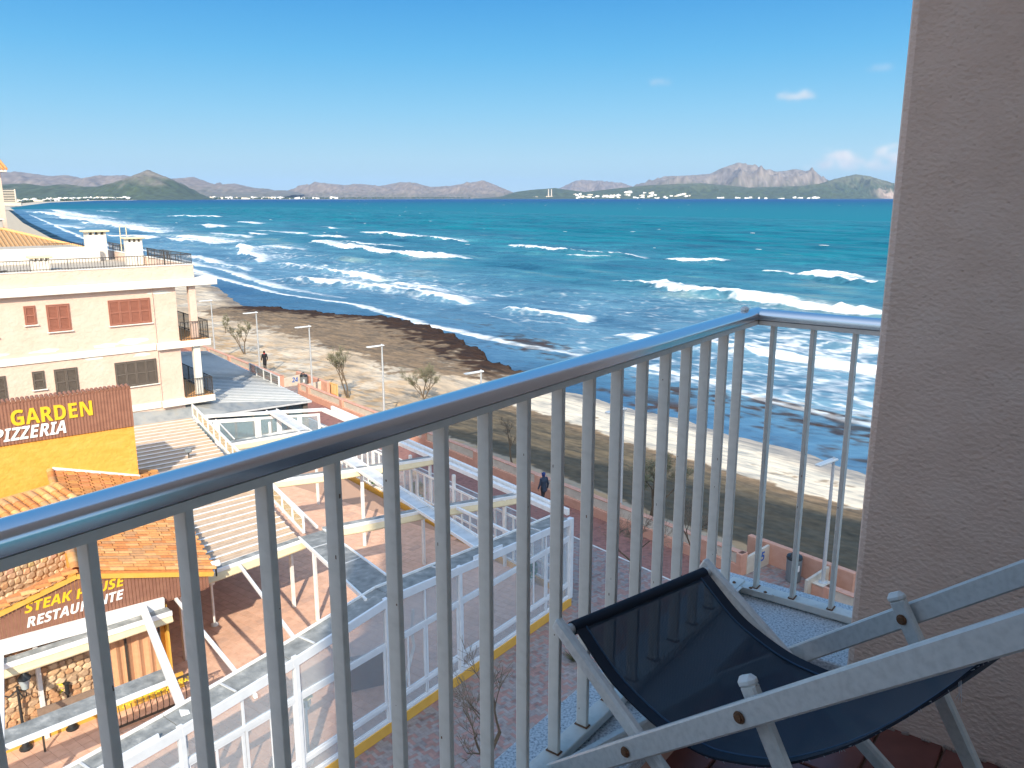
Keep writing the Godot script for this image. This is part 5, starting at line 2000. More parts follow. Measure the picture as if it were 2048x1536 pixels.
func pergola() -> void:
	var o := thing("pergola", "white roof frame of gutters and beams over the restaurant terrace", "pergola", at(Vector3(-6, .3, -34)))
	var Y := 3.3
	beams("beam", [
		[Vector3(-17.95, Y, -45.1), Vector3(-11.04, Y, -46.85), .16, .16],
		[Vector3(-11.0, Y, -46.8), Vector3(1.75, 3.32, -30.7), .22, .2],
		[Vector3(-10.55, Y + .05, -47.0), Vector3(2.2, 3.4, -30.45), .14, .26],
		[Vector3(-17.18, Y - .06, -44.74), Vector3(-7.35, Y - .06, -29.3), .09, .1],
		[Vector3(-16.6, Y - .06, -44.85), Vector3(-14.3, Y - .06, -41.0), .06, .06],
		[Vector3(-11.58, Y + .02, -23.6), Vector3(-7.5, 3.72, -16.9), .2, .16],
		[Vector3(-10.95, Y - .1, -24.3), Vector3(-6.2, 3.6, -17.9), .09, .1],
		[Vector3(-9.3, Y - .05, -26.1), Vector3(-5.6, 3.75, -19.9), .09, .1],
		[Vector3(-13.9, Y - .05, -20.4), Vector3(-9.9, Y, -13.8), .09, .1],
		[Vector3(-3.5, 3.28, -31.3), Vector3(-.5, 3.6, -26.6), .1, .12],
		[Vector3(-2.2, 3.28, -31.2), Vector3(.55, 3.5, -27.4), .1, .12]], M.white, o)
	# gutters of light metal and their upstands
	for q in [[Vector3(-13.95, Y + .02, -46.5), Vector3(-8.43, Y + .02, -38.41)], [Vector3(-8.43, Y + .02, -38.41), Vector3(-3.71, Y + .02, -31.28)], [Vector3(-3.71, Y + .02, -31.28), Vector3(-.95, 3.74, -26.3)]]:
		var st := S()
		beam(st, q[0], q[1], .56, .03)
		var g := obj("gutter", st, M.metal_light, o, true)
		var sd: Vector3 = (q[1] - q[0]).normalized().cross(Vector3.UP)
		for s in [-1.0, 1.0]:
			st = S()
			beam(st, q[0] + sd * .30 * s + Vector3(0, .03, 0), q[1] + sd * .30 * s + Vector3(0, .03, 0), .05, .12)
			obj("gutter_edge", st, M.white, g)
	# cross beams with grey felt on top and a cream awning rolled up beneath
	var rows := [
		[Vector3(-14.48, Y, -39.76), Vector3(-10.99, Y, -42.2)], [Vector3(-10.99, Y, -42.2), Vector3(-7.6, Y, -43.0)],
		[Vector3(-10.59, Y, -34.4), Vector3(-6.78, Y, -36.18)], [Vector3(-6.78, Y, -36.18), Vector3(-3.75, Y, -37.75)],
		[Vector3(-7.05, Y, -28.95), Vector3(-3.41, Y, -31.0)], [Vector3(-3.41, Y, -31.0), Vector3(.36, Y, -32.7)],
		[Vector3(-11.57, Y, -23.76), Vector3(-7.66, Y, -28.05)]]
	var k := 0
	for q in rows:
		var st := S()
		beam(st, q[0], q[1], .34, .09, .006)
		var b := obj("cross_beam", st, M.white, o, true)
		st = S()
		beam(st, q[0] + Vector3(0, .052, 0), q[1] + Vector3(0, .052, 0), .26, .012)
		obj("felt_strip", st, M.felt, b)
		var sd: Vector3 = Vector3.UP.cross((q[1] - q[0]).normalized())
		if sd.z < 0: sd = -sd
		st = S()
		beam(st, q[0] + sd * .20 + Vector3(0, .01, 0), q[1] + sd * .20 + Vector3(0, .01, 0), .06, .12)
		obj("edge_trim", st, M.white, b)
		awning(q[0] + sd * .2, q[1] + sd * .2, k, o)
		k += 1
	# wide felted ridge between the glass front and the beams
	var st := S()
	var rq := [Vector3(-7.75, Y + .03, -28.15), Vector3(-7.0, Y + .03, -28.85), Vector3(-3.45, 4.24, -22.7), Vector3(-4.15, 4.24, -21.6)]
	quad_auto(st, rq[0], rq[1], rq[2], rq[3], Vector3.UP)
	var dn := Vector3(0, -.06, 0)
	quad_auto(st, rq[0] + dn, rq[1] + dn, rq[2] + dn, rq[3] + dn, Vector3.DOWN)
	for i in 4:
		quad_auto(st, rq[i], rq[(i + 1) % 4], rq[(i + 1) % 4] + dn, rq[i] + dn, (rq[i] + rq[(i + 1) % 4]) * .5 - (rq[0] + rq[2]) * .5)
	var ridge := obj("felt_ridge", st, M.felt, o, true)
	for e in [[rq[0], rq[3], -1.0], [rq[1], rq[2], 1.0]]:
		st = S()
		beam(st, e[0] + Vector3(0, -.02, 0), e[1] + Vector3(0, -.02, 0), .07, .12)
		obj("edge_trim", st, M.white, ridge)
	for f in [.22, .56]:
		st = S()
		beam(st, rq[0].lerp(rq[3], f) + Vector3(0, .012, 0), rq[1].lerp(rq[2], f + .02) + Vector3(0, .012, 0), .04, .012)
		obj("seam", st, M.metal_light, ridge)
	# felted walkway strip and awning at the lower left
	st = S()
	beam(st, Vector3(-16.4, Y, -12.05), Vector3(-8.95, Y, -19.35), .62, .05)
	var w := obj("felt_strip", st, M.felt, o, true)
	st = S()
	beam(st, Vector3(-16.16, Y - .02, -11.8), Vector3(-8.7, Y - .02, -19.1), .06, .13)
	obj("edge_trim", st, M.white, w)
	# clerestory strip along the corrugated roof
	var a := Vector3(-17.95, 0, -45.09)
	var b := Vector3(-7.62, 0, -28.4)
	for y in [3.42, 4.02]:
		st = S()
		beam(st, a + Vector3(0, y, 0), b + Vector3(0, y, 0), .1, .09, .006)
		obj("clerestory_rail", st, M.white, o, true)
	var nb := 15
	for i in nb + 1:
		obj("clerestory_post", post(a.lerp(b, float(i) / nb), 3.46, 3.98, .07, (b - a).normalized()), M.white, o, true)
		if i < nb:
			st = S()
			beam(st, a.lerp(b, (i + .06) / nb) + Vector3(0, 3.72, 0), a.lerp(b, (i + .94) / nb) + Vector3(0, 3.72, 0), .006, .5)
			obj("pane", st, glass(Color(.85, .75, .5), .4) if i == 0 else o.get_node("pane").material_override, o, true)
	# posts that stand on the terrace
	for q in [[-8.22, -28.65], [-7.1, -27.65], [-9.75, -39.37], [-7.15, -37.42], [-3.7, -32.36], [-6.53, -34.28], [-13.4, -44.2], [-10.9, -25.0], [-7.9, -17.6], [-13.3, -20.9], [-12.0, -16.0], [-.3, -32.2], [-3.9, -37.5], [-7.5, -42.6]]:
		obj("post", post(Vector3(q[0], 0, q[1]), .3, 3.27, .11, Vector3(.6, 0, -.8)), M.white, o, true)
	# thin lattice rungs beside the purlin
	for i in 9:
		var f := .62 + i * .04
		var p := Vector3(-17.18, Y - .06, -44.74).lerp(Vector3(-7.35, Y - .06, -29.3), f)
		st = S()
		beam(st, p, p + Vector3(-.75, .02, .05), .03, .03)
		obj("rung", st, M.white, o, true)

func awning(a: Vector3, b: Vector3, k: int, parent: Node) -> void:
	var r := .075
	var st := S()
	var n := 10
	var d := b - a
	var side := Vector3.UP.cross(d.normalized())
	if side.z < 0: side = -side
	var pts := []
	var rr := []
	for i in n + 1:
		var f := float(i) / n
		pts.append(a.lerp(b, f) + side * .03 + Vector3(0, -.23 - .04 * sin(f * PI), 0))
		rr.append(r * (.9 + .15 * sin(f * 9.0 + k)))
	tube(st, pts, rr, 12)
	# a flap of cloth hanging from the beam to the roll
	for i in n:
		var f0 := float(i) / n
		var f1 := float(i + 1) / n
		quad_auto(st, a.lerp(b, f0) + side * .04 + Vector3(0, -.05, 0), a.lerp(b, f1) + side * .04 + Vector3(0, -.05, 0), pts[i + 1] + side * r * .9, pts[i] + side * r * .9, side + Vector3.UP)
	obj("rolled_awning", st, M.awning, parent, true)

# the big orange gable wall with the sign, the tiled roofs and the stone front
const WO := Vector3(-15.41, 0, -32.55)
const WE := Vector3(.795, 0, -.607)
const HA := Vector3(-13.69, 0, -20.72)
const HE := Vector3(.73743, 0, -.67542)
func H3(s: float, y: float, back := 0.0) -> Vector3:
	return HA + HE * s + Vector3(-.675, 0, -.737) * back + Vector3(0, y, 0)

func steak_house() -> void:
	var o := thing("restaurant_building", "orange walled restaurant with terracotta tile roofs and rubble stone front", "restaurant", at(Vector3(-16, 0, -27)))
	var wn := Vector3(.607, 0, .795)
	# orange wall under the sign
	var st := S()
	box(st, Transform3D(Basis(WE, Vector3.UP, wn), WO - WE * 6.0 - wn * 1.6 + Vector3(0, 3.4, 0)), Vector3(12.0, 6.8, 3.2))
	obj("orange_wall", st, M.orange, o, true)
	# body below the tile roof
	st = S()
	slab(st, [Vector2(-12.5, -21.95), Vector2(-10.75, -23.5), Vector2(-16.3, -32.6), Vector2(-17.9, -30.4)], .0, 3.7)
	obj("wall", st, M.orange, o, true)
	tile_roof(o)
	stone_wall(o)
	# doorway curtain beside the stone
	st = S()
	var n := 26
	for i in n:
		var f0 := float(i) / n
		var f1 := float(i + 1) / n
		var w0 := .04 * sin(f0 * 34.0)
		var w1 := .04 * sin(f1 * 34.0)
		quad_auto(st, H3(2.08 + f0 * 1.7, .55, -.1 - w0), H3(2.08 + f1 * 1.7, .55, -.1 - w1), H3(2.08 + f1 * 1.7, 3.05, -.1 - w1), H3(2.08 + f0 * 1.7, 3.05, -.1 - w0), Vector3(.675, 0, .737))
	obj("curtain", st, M.curtain, o, true)
	for s in [2.74, 3.72]:
		st = S()
		beam(st, H3(s, .4, -.16), H3(s, 3.1, -.16), .06, .06, 0, HE)
		obj("door_post", st, M.iron, o, true)
	st = S()
	beam(st, H3(2.0, .55, -.2), H3(4.3, .55, -.2), .1, .5)
	obj("yellow_plinth", st, M.yellow, o, true)
	st = S()
	beam(st, H3(-6, .38, -.06), H3(2.0, .38, -.06), .1, .22)
	obj("yellow_plinth", st, M.yellow, o, true)
	st = S()
	beam(st, H3(4.0, .3, -.02), H3(4.0, 3.2, -.02), .3, .06, 0, HE)
	obj("yellow_pier", st, M.yellow, o, true)
	# white fascia roof in front of the board, felt gutter and awning below it
	st = S()
	beam(st, H3(-6.0, 3.78, -.2), H3(3.95, 3.26, -.2), .12, .42, .01)
	var fa := obj("white_fascia", st, M.white, o, true)
	st = S()
	beam(st, H3(-6.0, 3.22, -.46), H3(4.0, 3.14, -.46), .36, .06)
	obj("felt_gutter", st, M.felt, fa)
	st = S()
	beam(st, H3(-6.0, 3.2, -.67), H3(4.0, 3.12, -.67), .06, .14)
	obj("edge_trim", st, M.white, fa)
	awning(H3(-6.0, 3.2, -.62), H3(4.0, 3.1, -.62), 9, o)
	# sign boards
	var s1 := thing("sign_board", "brown corrugated sign board lettered GARDEN PIZZERIA on the orange wall", "sign", Transform3D(Basis(WE, Vector3.UP, wn), WO + wn * .06 + Vector3(0, 6.32, 0)))
	st = S()
	var per := .115
	var m := int(11.6 / per)
	for i in m:
		for k in 6:
			var x0 := -(i + k / 6.0) * per
			var x1 := -(i + (k + 1) / 6.0) * per
			var z0 := .009 * cos(k / 6.0 * TAU)
			var z1 := .009 * cos((k + 1) / 6.0 * TAU)
			quad_auto(st, Vector3(x0, 0, z0), Vector3(x1, 0, z1), Vector3(x1, 1.62, z1), Vector3(x0, 1.62, z0), Vector3(0, 0, 1))
			if k == 0:
				pass
	# scalloped top where the sheet folds back over the wall
	for i in int(11.6 / .16):
		tube(st, [Vector3(-.08 - i * .16, 1.62, .02), Vector3(-.08 - i * .16, 1.66, -.3)], [.07, .07], 8)
	obj("board", st, M.brown, s1)
	text("word_garden", "GARDEN", .60, 2.78, at(Vector3(-4.24, .70, .03)), M.letter_yellow, s1, .0, .02)
	text("word_pizzeria", "PIZZERIA", .50, 2.42, at(Vector3(-4.92, .15, .03)), M.letter_white, s1, .22, .02)
	# pediment board over the terrace
	var hn := Vector3(.675, 0, .737).normalized()
	var s2 := thing("sign_board", "brown gable board lettered STEAK HOUSE RESTAURANTE above the white awning", "sign", Transform3D(Basis(HE, Vector3.UP, hn), HA + hn * .12 + Vector3(0, 3.3, 0)))
	var bo := S()
	var w := .1
	var x := -5.0
	while x < 5.35:
		var top := gable_y(x + w * .5) - 3.3 - .17
		bx(bo, Vector3(x + w * .5, (top + .0) * .5, 0), Vector3(w - .012, top, .03), .004)
		x += w
	bx(bo, Vector3(.15, .1, -.03), Vector3(10.3, .3, .02))
	obj("board", bo, M.brown, s2)
	text("word_steak", "STEAK", .30, 1.16, at(Vector3(.26, .93, .018)), M.letter_yellow, s2, .24, .02)
	text("word_house", "HOUSE", .30, 1.26, at(Vector3(1.57, .905, .018)), M.letter_yellow, s2, .24, .02)
	text("word_restaurante", "RESTAURANTE", .30, 2.50, at(Vector3(.27, .50, .018)), M.letter_white, s2, .24, .02)
	# corrugated roof beside the tiles
	var cr := thing("corrugated_roof", "cream corrugated roof sheeting between the tiled roof and the white pergola", "roof", at(Vector3(-14, 3.2, -34)))
	st = S()
	var la := Vector3(-23.2, 3.4, -41.0)
	var lb := Vector3(-11.55, 3.3, -23.9)
	var ra := Vector3(-18.05, 3.3, -45.0)
	var rb := Vector3(-7.75, 3.22, -28.2)
	corrugated(st, la, lb, ra, rb, .58, [[0.0, 0.0], [.2, .0], [.24, .018], [.28, 0], [.5, 0.0], [.54, .018], [.58, 0.0], [.8, 0.0], [.86, .055], [.94, .055], [1.0, 0.0]])
	var dn := Vector3(0, -.03, 0)
	quad_auto(st, la + dn, lb + dn, rb + dn, ra + dn, Vector3.DOWN)
	obj("sheeting", st, M.metal_cream, cr, true)
	var nr := int((ra - rb).length() / .58)
	st = S()
	beam(st, lb + Vector3(.05, -.02, .08), rb + Vector3(.05, -.02, .08), .12, .12)
	obj("front_edge", st, M.metal_light, cr, true)
	for i in nr:
		var f := (i + .9) / nr
		st = S()
		beam(st, la.lerp(lb, f) + Vector3(0, .058, 0), ra.lerp(rb, f) + Vector3(0, .058, 0), .11, .01)
		obj("white_ridge_strip", st, M.white, cr, true)  # white strip along the top of each ridge
	# little floodlights on the roofs
	for q in [[Vector3(-15.3, 3.42, -37.5), "small floodlight on the cream corrugated roof"], [Vector3(-9.55, 3.6, -24.75), "small white floodlight at the corner of the tiled eave"]]:
		var fl := thing("floodlight", q[1], "floodlight", at(q[0]))
		st = S()
		box(st, Transform3D(Basis(Vector3.UP, .7) * Basis(Vector3.RIGHT, -.5), Vector3(0, .28, 0)), Vector3(.3, .2, .12), .03)
		obj("lamp_housing", st, M.bin_grey if q[0].x < -12 else M.white_plastic, fl)
		st = S()
		tube(st, [Vector3(0, -.15, 0), Vector3(0, .2, 0)], [.03, .03], 6)
		obj("bracket", st, M.iron, fl)

func gable_y(s: float) -> float:
	return table([[-6.0, 3.35], [1.7, 5.07], [5.6, 3.9]], s)

func tile_roof(o: Node) -> void:
	# right slope: ridge P1-P4, eave P2-P3
	var P1 := Vector3(-12.36, 5.05, -21.72)
	var P2 := Vector3(-9.5, 3.86, -24.36)
	var P3 := Vector3(-15.45, 3.86, -34.1)
	var P4 := Vector3(-17.8, 5.05, -30.4)
	var roof := S()
	quad_auto(roof, P1, P2, P3, P4, Vector3.UP)
	quad_auto(roof, P1 + Vector3(0, -.1, 0), P2 + Vector3(0, -.1, 0), P3 + Vector3(0, -.1, 0), P4 + Vector3(0, -.1, 0), Vector3.DOWN)
	quad_auto(roof, P1, P2, P2 + Vector3(0, -.1, 0), P1 + Vector3(0, -.1, 0), Vector3(.67, 0, .73))
	quad_auto(roof, P3, P2, P2 + Vector3(0, -.1, 0), P3 + Vector3(0, -.1, 0), Vector3(.6, 0, -.6))
	# left slope, mostly out of the picture
	var L1 := H3(-6.0, 3.3, -.25)
	var L4 := L1 + (P4 - P1) * .05
	quad_auto(roof, P1, L1, L4, P1.lerp(P4, .05), Vector3.UP)
	var body := obj("roof", roof, M.tiles[2], o, true)
	var gens := []
	var rows := 49
	var colsn := 10
	for j in rows:
		for i in colsn:
			var f := (j + .5) / rows
			var a := P1.lerp(P4, f)
			var b := P2.lerp(P3, f)
			gens.append([a, b, i, colsn, f, j])
	var tl := barrel(.40, .115, .105)
	var z := (P2 - P1).normalized()
	var x := (P4 - P1).normalized()
	var up := x.cross(z).normalized()
	if up.y < 0: up = -up
	var count := 0
	var rest: Array = []
	var r := RandomNumberGenerator.new()
	r.seed = 12
	for g in gens:
		var Lr: float = (g[1] - g[0]).length()
		var pos: Vector3 = g[0] + (g[1] - g[0]).normalized() * (Lr * (g[2] + .5) / colsn + (.10 if g[5] % 2 == 0 else 0.0) + r.randf_range(-.012, .012)) + up * (.012 + r.randf() * .006)
		var zz: Vector3 = (g[1] - g[0]).normalized()
		var xx := zz.cross(up).normalized() * -1.0
		var B := Basis(up.cross(zz).normalized(), up, zz).rotated(up, r.randf_range(-.03, .03))
		B = B.rotated(zz, r.randf_range(-.04, .04))
		var xf := Transform3D(B.rotated(B.x.normalized(), .035), pos)
		var visible: bool = (g[4] < .62) and count < 300
		if visible:
			inst("roof_tile", tl, xf, M.tiles[r.randi() % 5], body)
			count += 1
		else:
			rest.append(xf)
	stuff_tiles(rest, tl, body, M.tiles[0])
	# yellow verge under the tiles, ridge caps and white mortar along the wall
	var st := S()
	var vn := Vector3(.675, 0, .737)
	beam(st, P1 + Vector3(0, -.14, 0) + vn * .02, P2 + Vector3(0, -.14, 0) + vn * .02, .06, .14)
	beam(st, P1 + Vector3(0, -.14, 0) + vn * .02, L1 + Vector3(0, -.14, 0) + vn * .02, .06, .14)
	obj("yellow_verge", st, M.yellow, o, true)
	var verge: Array = []
	for i in 22:
		var p := P1.lerp(L1, (i + .5) / 22.0) + Vector3(0, .05, 0) + vn * .02
		inst("verge_tile", tl, Transform3D(Basis(vn, Vector3.UP, (L1 - P1).normalized().slerp((L1 - P1).normalized(), 1.0)).orthonormalized(), p), M.tiles[i % 5], body)
	for i in 27:
		var p := P1.lerp(P4, (i + .5) / 27.0) + Vector3(0, .07, 0)
		var zz := (P4 - P1).normalized()
		inst("ridge_tile", tl, Transform3D(Basis(Vector3.UP.cross(zz).normalized(), Vector3.UP, zz).scaled_local(Vector3(1.15, 1.1, 1.0)), p), M.tiles[(i * 3) % 5], body)
	st = S()
	var wn := Vector3(.607, 0, .795)
	tube(st, [WO - WE * 3.1 + Vector3(0, 5.1, 0) + wn * .05, WO - WE * 1.5 + Vector3(0, 4.62, 0) + wn * .06, WO + Vector3(0, 4.14, 0) + wn * .05], [.09, .08, .09], 7)
	obj("mortar_fillet", st, M.mortar_white, o, true)
	# taller stone-faced part at the left with its own eave of round tiles
	var E := Vector3(-14.75, 5.6, -26.4)
	var ed := (E - Vector3(-16.05, 5.6, -24.41)).normalized()
	var en := Vector3(-ed.z, 0, ed.x)
	if en.z < 0: en = -en
	var tower := S()
	box(tower, Transform3D(Basis(ed, Vector3.UP, en), E - ed * 3.0 - en * .45 + Vector3(0, -2.85, 0)), Vector3(6.0, 5.5, .9))
	obj("stone_tower", tower, M.mortar, o, true)
	st = S()
	beam(st, E - ed * 6.0 + en * .1 + Vector3(0, -.14, 0), E + ed * .06 + en * .1 + Vector3(0, -.14, 0), .24, .14)
	obj("yellow_verge", st, M.yellow, o, true)
	var tr := S()
	var back := E - en * .95 + Vector3(0, .28, 0)
	quad_auto(tr, E + en * .25, E - ed * 6.0 + en * .25, back - ed * 6.0, back, Vector3.UP)
	quad_auto(tr, E + en * .25 + Vector3(0, -.08, 0), E - ed * 6.0 + en * .25 + Vector3(0, -.08, 0), back - ed * 6.0 + Vector3(0, -.08, 0), back + Vector3(0, -.08, 0), Vector3.DOWN)
	var tb := obj("roof", tr, M.tiles[1], o, true)
	var zz := (E + en * .25 - back).normalized()
	var uu := ed.cross(zz).normalized()
	if uu.y < 0: uu = -uu
	for i in 20:
		for k in 3:
			var p := E - ed * (.14 + i * .30) + en * .2 - zz * (k * .40) + uu * .015
			var b2 := Basis(uu.cross(zz).normalized(), uu, zz)
			inst("roof_tile", tl, Transform3D(b2.scaled_local(Vector3(1.18, 1.15, 1.08)), p), M.tiles[r.randi() % 5], tb)
	st = S()
	for i in 20:
		lathe(st, E - ed * (.29 + i * .30) + en * .30 + Vector3(0, .0, 0), [[.0, -.03], [.07, 0], [.05, .05], [0, .07]], 6)
	obj("mortar_fillet", st, M.mortar_white, o, true)

func stuff_tiles(list: Array, mesh: Mesh, parent: Node, m: Material) -> void:
	var mm := MultiMesh.new()
	mm.transform_format = MultiMesh.TRANSFORM_3D
	mm.use_colors = true
	mm.mesh = mesh
	mm.instance_count = list.size()
	var r := RandomNumberGenerator.new()
	r.seed = 4
	for i in list.size():
		mm.set_instance_transform(i, list[i])
		var v := r.randf_range(.75, 1.15)
		mm.set_instance_color(i, Color(v, v * r.randf_range(.9, 1.15), v * r.randf_range(.9, 1.3)))
	var mi := MultiMeshInstance3D.new()
	mi.multimesh = mm
	mi.name = "more_roof_tiles"
	var q: StandardMaterial3D = m.duplicate()
	q.vertex_color_use_as_albedo = true
	mi.material_override = q
	parent.add_child(mi, true)
	tag(mi, "", "", "", "stuff")

func barrel(L: float, r0: float, r1: float) -> ArrayMesh:   # a half-round clay tile, axis z, wider end at +z
	var st := S()
	var n := 6
	for k in n:
		var a0 := PI * k / n
		var a1 := PI * (k + 1) / n
		var n0 := Vector3(cos(a0), sin(a0), 0)
		var n1 := Vector3(cos(a1), sin(a1), 0)
		var p0 := Vector3(cos(a0) * r1, sin(a0) * r1 * .62, -L * .5)
		var p1 := Vector3(cos(a1) * r1, sin(a1) * r1 * .62, -L * .5)
		var p2 := Vector3(cos(a1) * r0, sin(a1) * r0 * .62 + .012, L * .5)
		var p3 := Vector3(cos(a0) * r0, sin(a0) * r0 * .62 + .012, L * .5)
		tri_n(st, p0, p1, p2, n0, n1, n1)
		tri_n(st, p0, p2, p3, n0, n1, n0)
		var t := .84
		quad_auto(st, p3, p2, Vector3(p2.x * t, p2.y * t - .004, p2.z), Vector3(p3.x * t, p3.y * t - .004, p3.z), Vector3(0, 0, 1))
	return st.commit()

func stone_wall(o: Node) -> void:
	# rubble facing: irregular stones bedded proud of the mortar
	var st := S()
	beam(st, H3(-6.0, 1.85, .02), H3(2.06, 1.85, .02), .1, 3.1)
	var bed := obj("stone_facing", st, M.mortar, o, true)
	var shapes := []
	var r := RandomNumberGenerator.new()
	r.seed = 21
	for k in 6:
		var s := S()
		var n := 7
		var ring := []
		for i in n:
			var a := TAU * i / n + r.randf_range(-.25, .25)
			var q := r.randf_range(.82, 1.12)
			ring.append(Vector3(cos(a) * q, sin(a) * q, 0))
		for i in n:
			var p: Vector3 = ring[i]
			var q: Vector3 = ring[(i + 1) % n]
			var ti := p * .72 + Vector3(0, 0, .9 + r.randf() * .2)
			var tj := q * .72 + Vector3(0, 0, .9 + r.randf() * .2)
			quad_auto(s, p, q, tj, ti, p + q + Vector3(0, 0, .6))
			tri(s, ti, tj, Vector3(0, 0, 1.08), Vector3(0, 0, 1))
		shapes.append(s.commit())
	var hn := Vector3(.675, 0, .737).normalized()
	var B := Basis(HE, Vector3.UP, hn)
	var placed := 0
	var extra: Array = []
	for pass_k in 2:
		var y := .42 if pass_k == 0 else 2.3
		var y1 := 3.25 if pass_k == 0 else 5.35
		while y < y1:
			var hgt := r.randf_range(.15, .24)
			var s := -1.4 if pass_k == 0 else -.2
			var s_end := 2.04 if pass_k == 0 else 3.2
			while s < s_end:
				var w := r.randf_range(.16, .34)
				var sc := Vector3(w * .54, hgt * .56, .05)
				var xf: Transform3D
				if pass_k == 0:
					xf = Transform3D(B.rotated(hn, r.randf_range(-.35, .35)).scaled_local(sc), H3(s + w * .5, y + hgt * .5 + r.randf_range(-.04, .04), -.05))
				else:
					var E := Vector3(-14.75, 0, -26.4)
					var ed := (E - Vector3(-16.05, 0, -24.41)).normalized()
					var en := Vector3(-ed.z, 0, ed.x)
					if en.z < 0: en = -en
					xf = Transform3D(Basis(ed, Vector3.UP, en).rotated(en, r.randf_range(-.35, .35)).scaled_local(sc), E - ed * (s + .1 + w * .5) + Vector3(0, y + hgt * .5 + r.randf_range(-.04, .04), 0) + en * .0)
				if placed < 300:
					inst("stone", shapes[r.randi() % 6], xf, M.stones[r.randi() % 4], bed)
					placed += 1
				else:
					inst_more(extra, xf)
				s += w
			y += hgt
	if extra.size(): stuff_tiles(extra, shapes[0], bed, M.stones[0])

func inst_more(list: Array, xf: Transform3D) -> void:
	list.append(xf)

func terrace_things() -> void:
	# black three-headed lantern posts before the stone wall
	lantern_post(Vector3(-13.63, .3, -20.42), 2.35, true, "black lamp post with three lanterns in front of the rubble stone wall")
	lantern_post(Vector3(-12.8, .3, -21.32), 1.55, false, "black lamp post with yellow flowers, right of the three-lantern post")
	white_lantern(Vector3(-10.75, .3, -27.3), 2.1, "white square lantern on a post beside the yellow pier")
	white_lantern(Vector3(-5.55, .3, -19.8), 2.2, "white lantern on a post behind the glass screen, bottom centre")
	white_lantern(Vector3(-12.2, .3, -45.6), 2.3, "white lantern at the far end of the terrace")
	white_lantern(Vector3(-4.7, .3, -38.5), 2.1, "white lantern beside the green pot plant on the promenade side")
	# iron balustrade with yellow flowers before the curtain
	var o := thing("iron_railing", "low scrolled iron railing with yellow flowers before the orange curtain", "railing", at(H3(3.0, .3, -1.3)))
	var a := H3(2.0, 0, -1.2)
	var b := H3(4.6, 0, -1.2)
	var st := S()
	for y in [.42, 1.25]:
		beam(st, a + Vector3(0, y, 0), b + Vector3(0, y, 0), .06, .05)
	obj("rail", st, M.iron, o, true)
	for i in 15:
		st = S()
		var p := a.lerp(b, (i + .5) / 15.0)
		var pts := []
		var rr := []
		for k in 9:
			var f := k / 8.0
			pts.append(p + Vector3(0, .44 + f * .8, 0) + Vector3(.675, 0, .737) * .10 * sin(f * PI * 1.6) * (1.0 - f * .3))
			rr.append(.014)
		tube(st, pts, rr, 5)
		obj("bar", st, M.iron, o, true)
	st = S()
	for i in 260:
		var p := a.lerp(b, rng.randf()) + Vector3(rng.randf_range(-.05, .05), 1.1 + rng.randf_range(-.07, .06), rng.randf_range(-.05, .05))
		var n := Vector3(rng.randf_range(-1, 1), rng.randf_range(0, 1), rng.randf_range(-1, 1)).normalized()
		var t := n.cross(Vector3(.3, .2, .9)).normalized()
		tri(st, p, p + t * .06, p + n.cross(t) * .05, n)
	obj("flowers", st, M.flower, o, true)
	# hanging menu board before the stone wall
	var mb := thing("menu_board", "brown hanging board with white lower edge in front of the stone wall", "board", at(H3(.9, 1.0, -.9)))
	st = S()
	beam(st, H3(.15, 1.42, -.75), H3(1.75, 1.42, -.75), .08, .42)
	obj("panel", st, rough_mat([lin(.2, .14, .1), lin(.28, .2, .15)], .8, .8, 91), mb, true)
	st = S()
	beam(st, H3(.15, 1.18, -.75), H3(1.75, 1.18, -.75), .1, .05)
	obj("edge", st, M.white, mb, true)
	for s in [.2, 1.7]:
		st = S()
		beam(st, H3(s, .3, -.75), H3(s, 1.2, -.75), .05, .05, 0, HE)
		obj("leg", st, M.iron, mb, true)
	# planter troughs with plants by the promenade windows
	for q in [[Vector3(-7.0, .3, -41.2), "white planter trough with drooping leaves beside the promenade windows", "trough"], [Vector3(-4.75, .3, -39.5), "bushy green pot plant beside the promenade windows", "pot"], [Vector3(.6, .3, -30.3), "green pot plant behind the glass near the seaward corner", "pot"]]:
		var pt := thing("planter", q[1], "planter", at(q[0]), "planters on the terrace")
		st = S()
		if q[2] == "trough":
			box(st, Transform3D(Basis(Vector3.UP, -.9), Vector3(0, .55, 0)), Vector3(1.2, .32, .34), .04)
			box(st, Transform3D(Basis(Vector3.UP, -.9), Vector3(0, .2, 0)), Vector3(.7, .4, .2))
		else:
			lathe(st, Vector3.ZERO, [[0, 0], [.18, 0], [.26, .38], [.24, .42], [0, .42]], 14)
		obj("pot", st, M.white_plastic, pt)
		st = S()
		for i in 240:
			var d := Vector3(rng.randf_range(-1, 1), rng.randf_range(-.3, 1.2), rng.randf_range(-1, 1)).normalized()
			var p := Vector3(0, .65, 0) + d * rng.randf_range(.08, .42) * Vector3(1.0, 1.1, 1.0)
			var t := d.cross(Vector3(rng.randf(), rng.randf(), rng.randf())).normalized()
			var n := (d + Vector3.UP).normalized()
			tri(st, p, p + t * .12 + d * .05, p - t * .02 + d * .12, n)
		obj("leaves", st, M.leaf_green, pt)
		st = S()
		for i in 9:
			var d := Vector3(rng.randf_range(-.4, .4), 1, rng.randf_range(-.4, .4)).normalized()
			tube(st, [Vector3(0, .4, 0), Vector3(0, .4, 0) + d * .5], [.012, .005], 4, false)
		obj("stems", st, M.leaf_green, pt)
	# easel boards leaning behind the glass
	var bd := thing("leaning_board", "dark board leaning behind the glass screen", "board", Transform3D(Basis(Vector3.UP, .4), F(9.0, .3, 1.6)))
	st = S()
	box(st, Transform3D(Basis(Vector3.RIGHT, .3), Vector3(0, .75, 0)), Vector3(1.3, 1.5, .05))
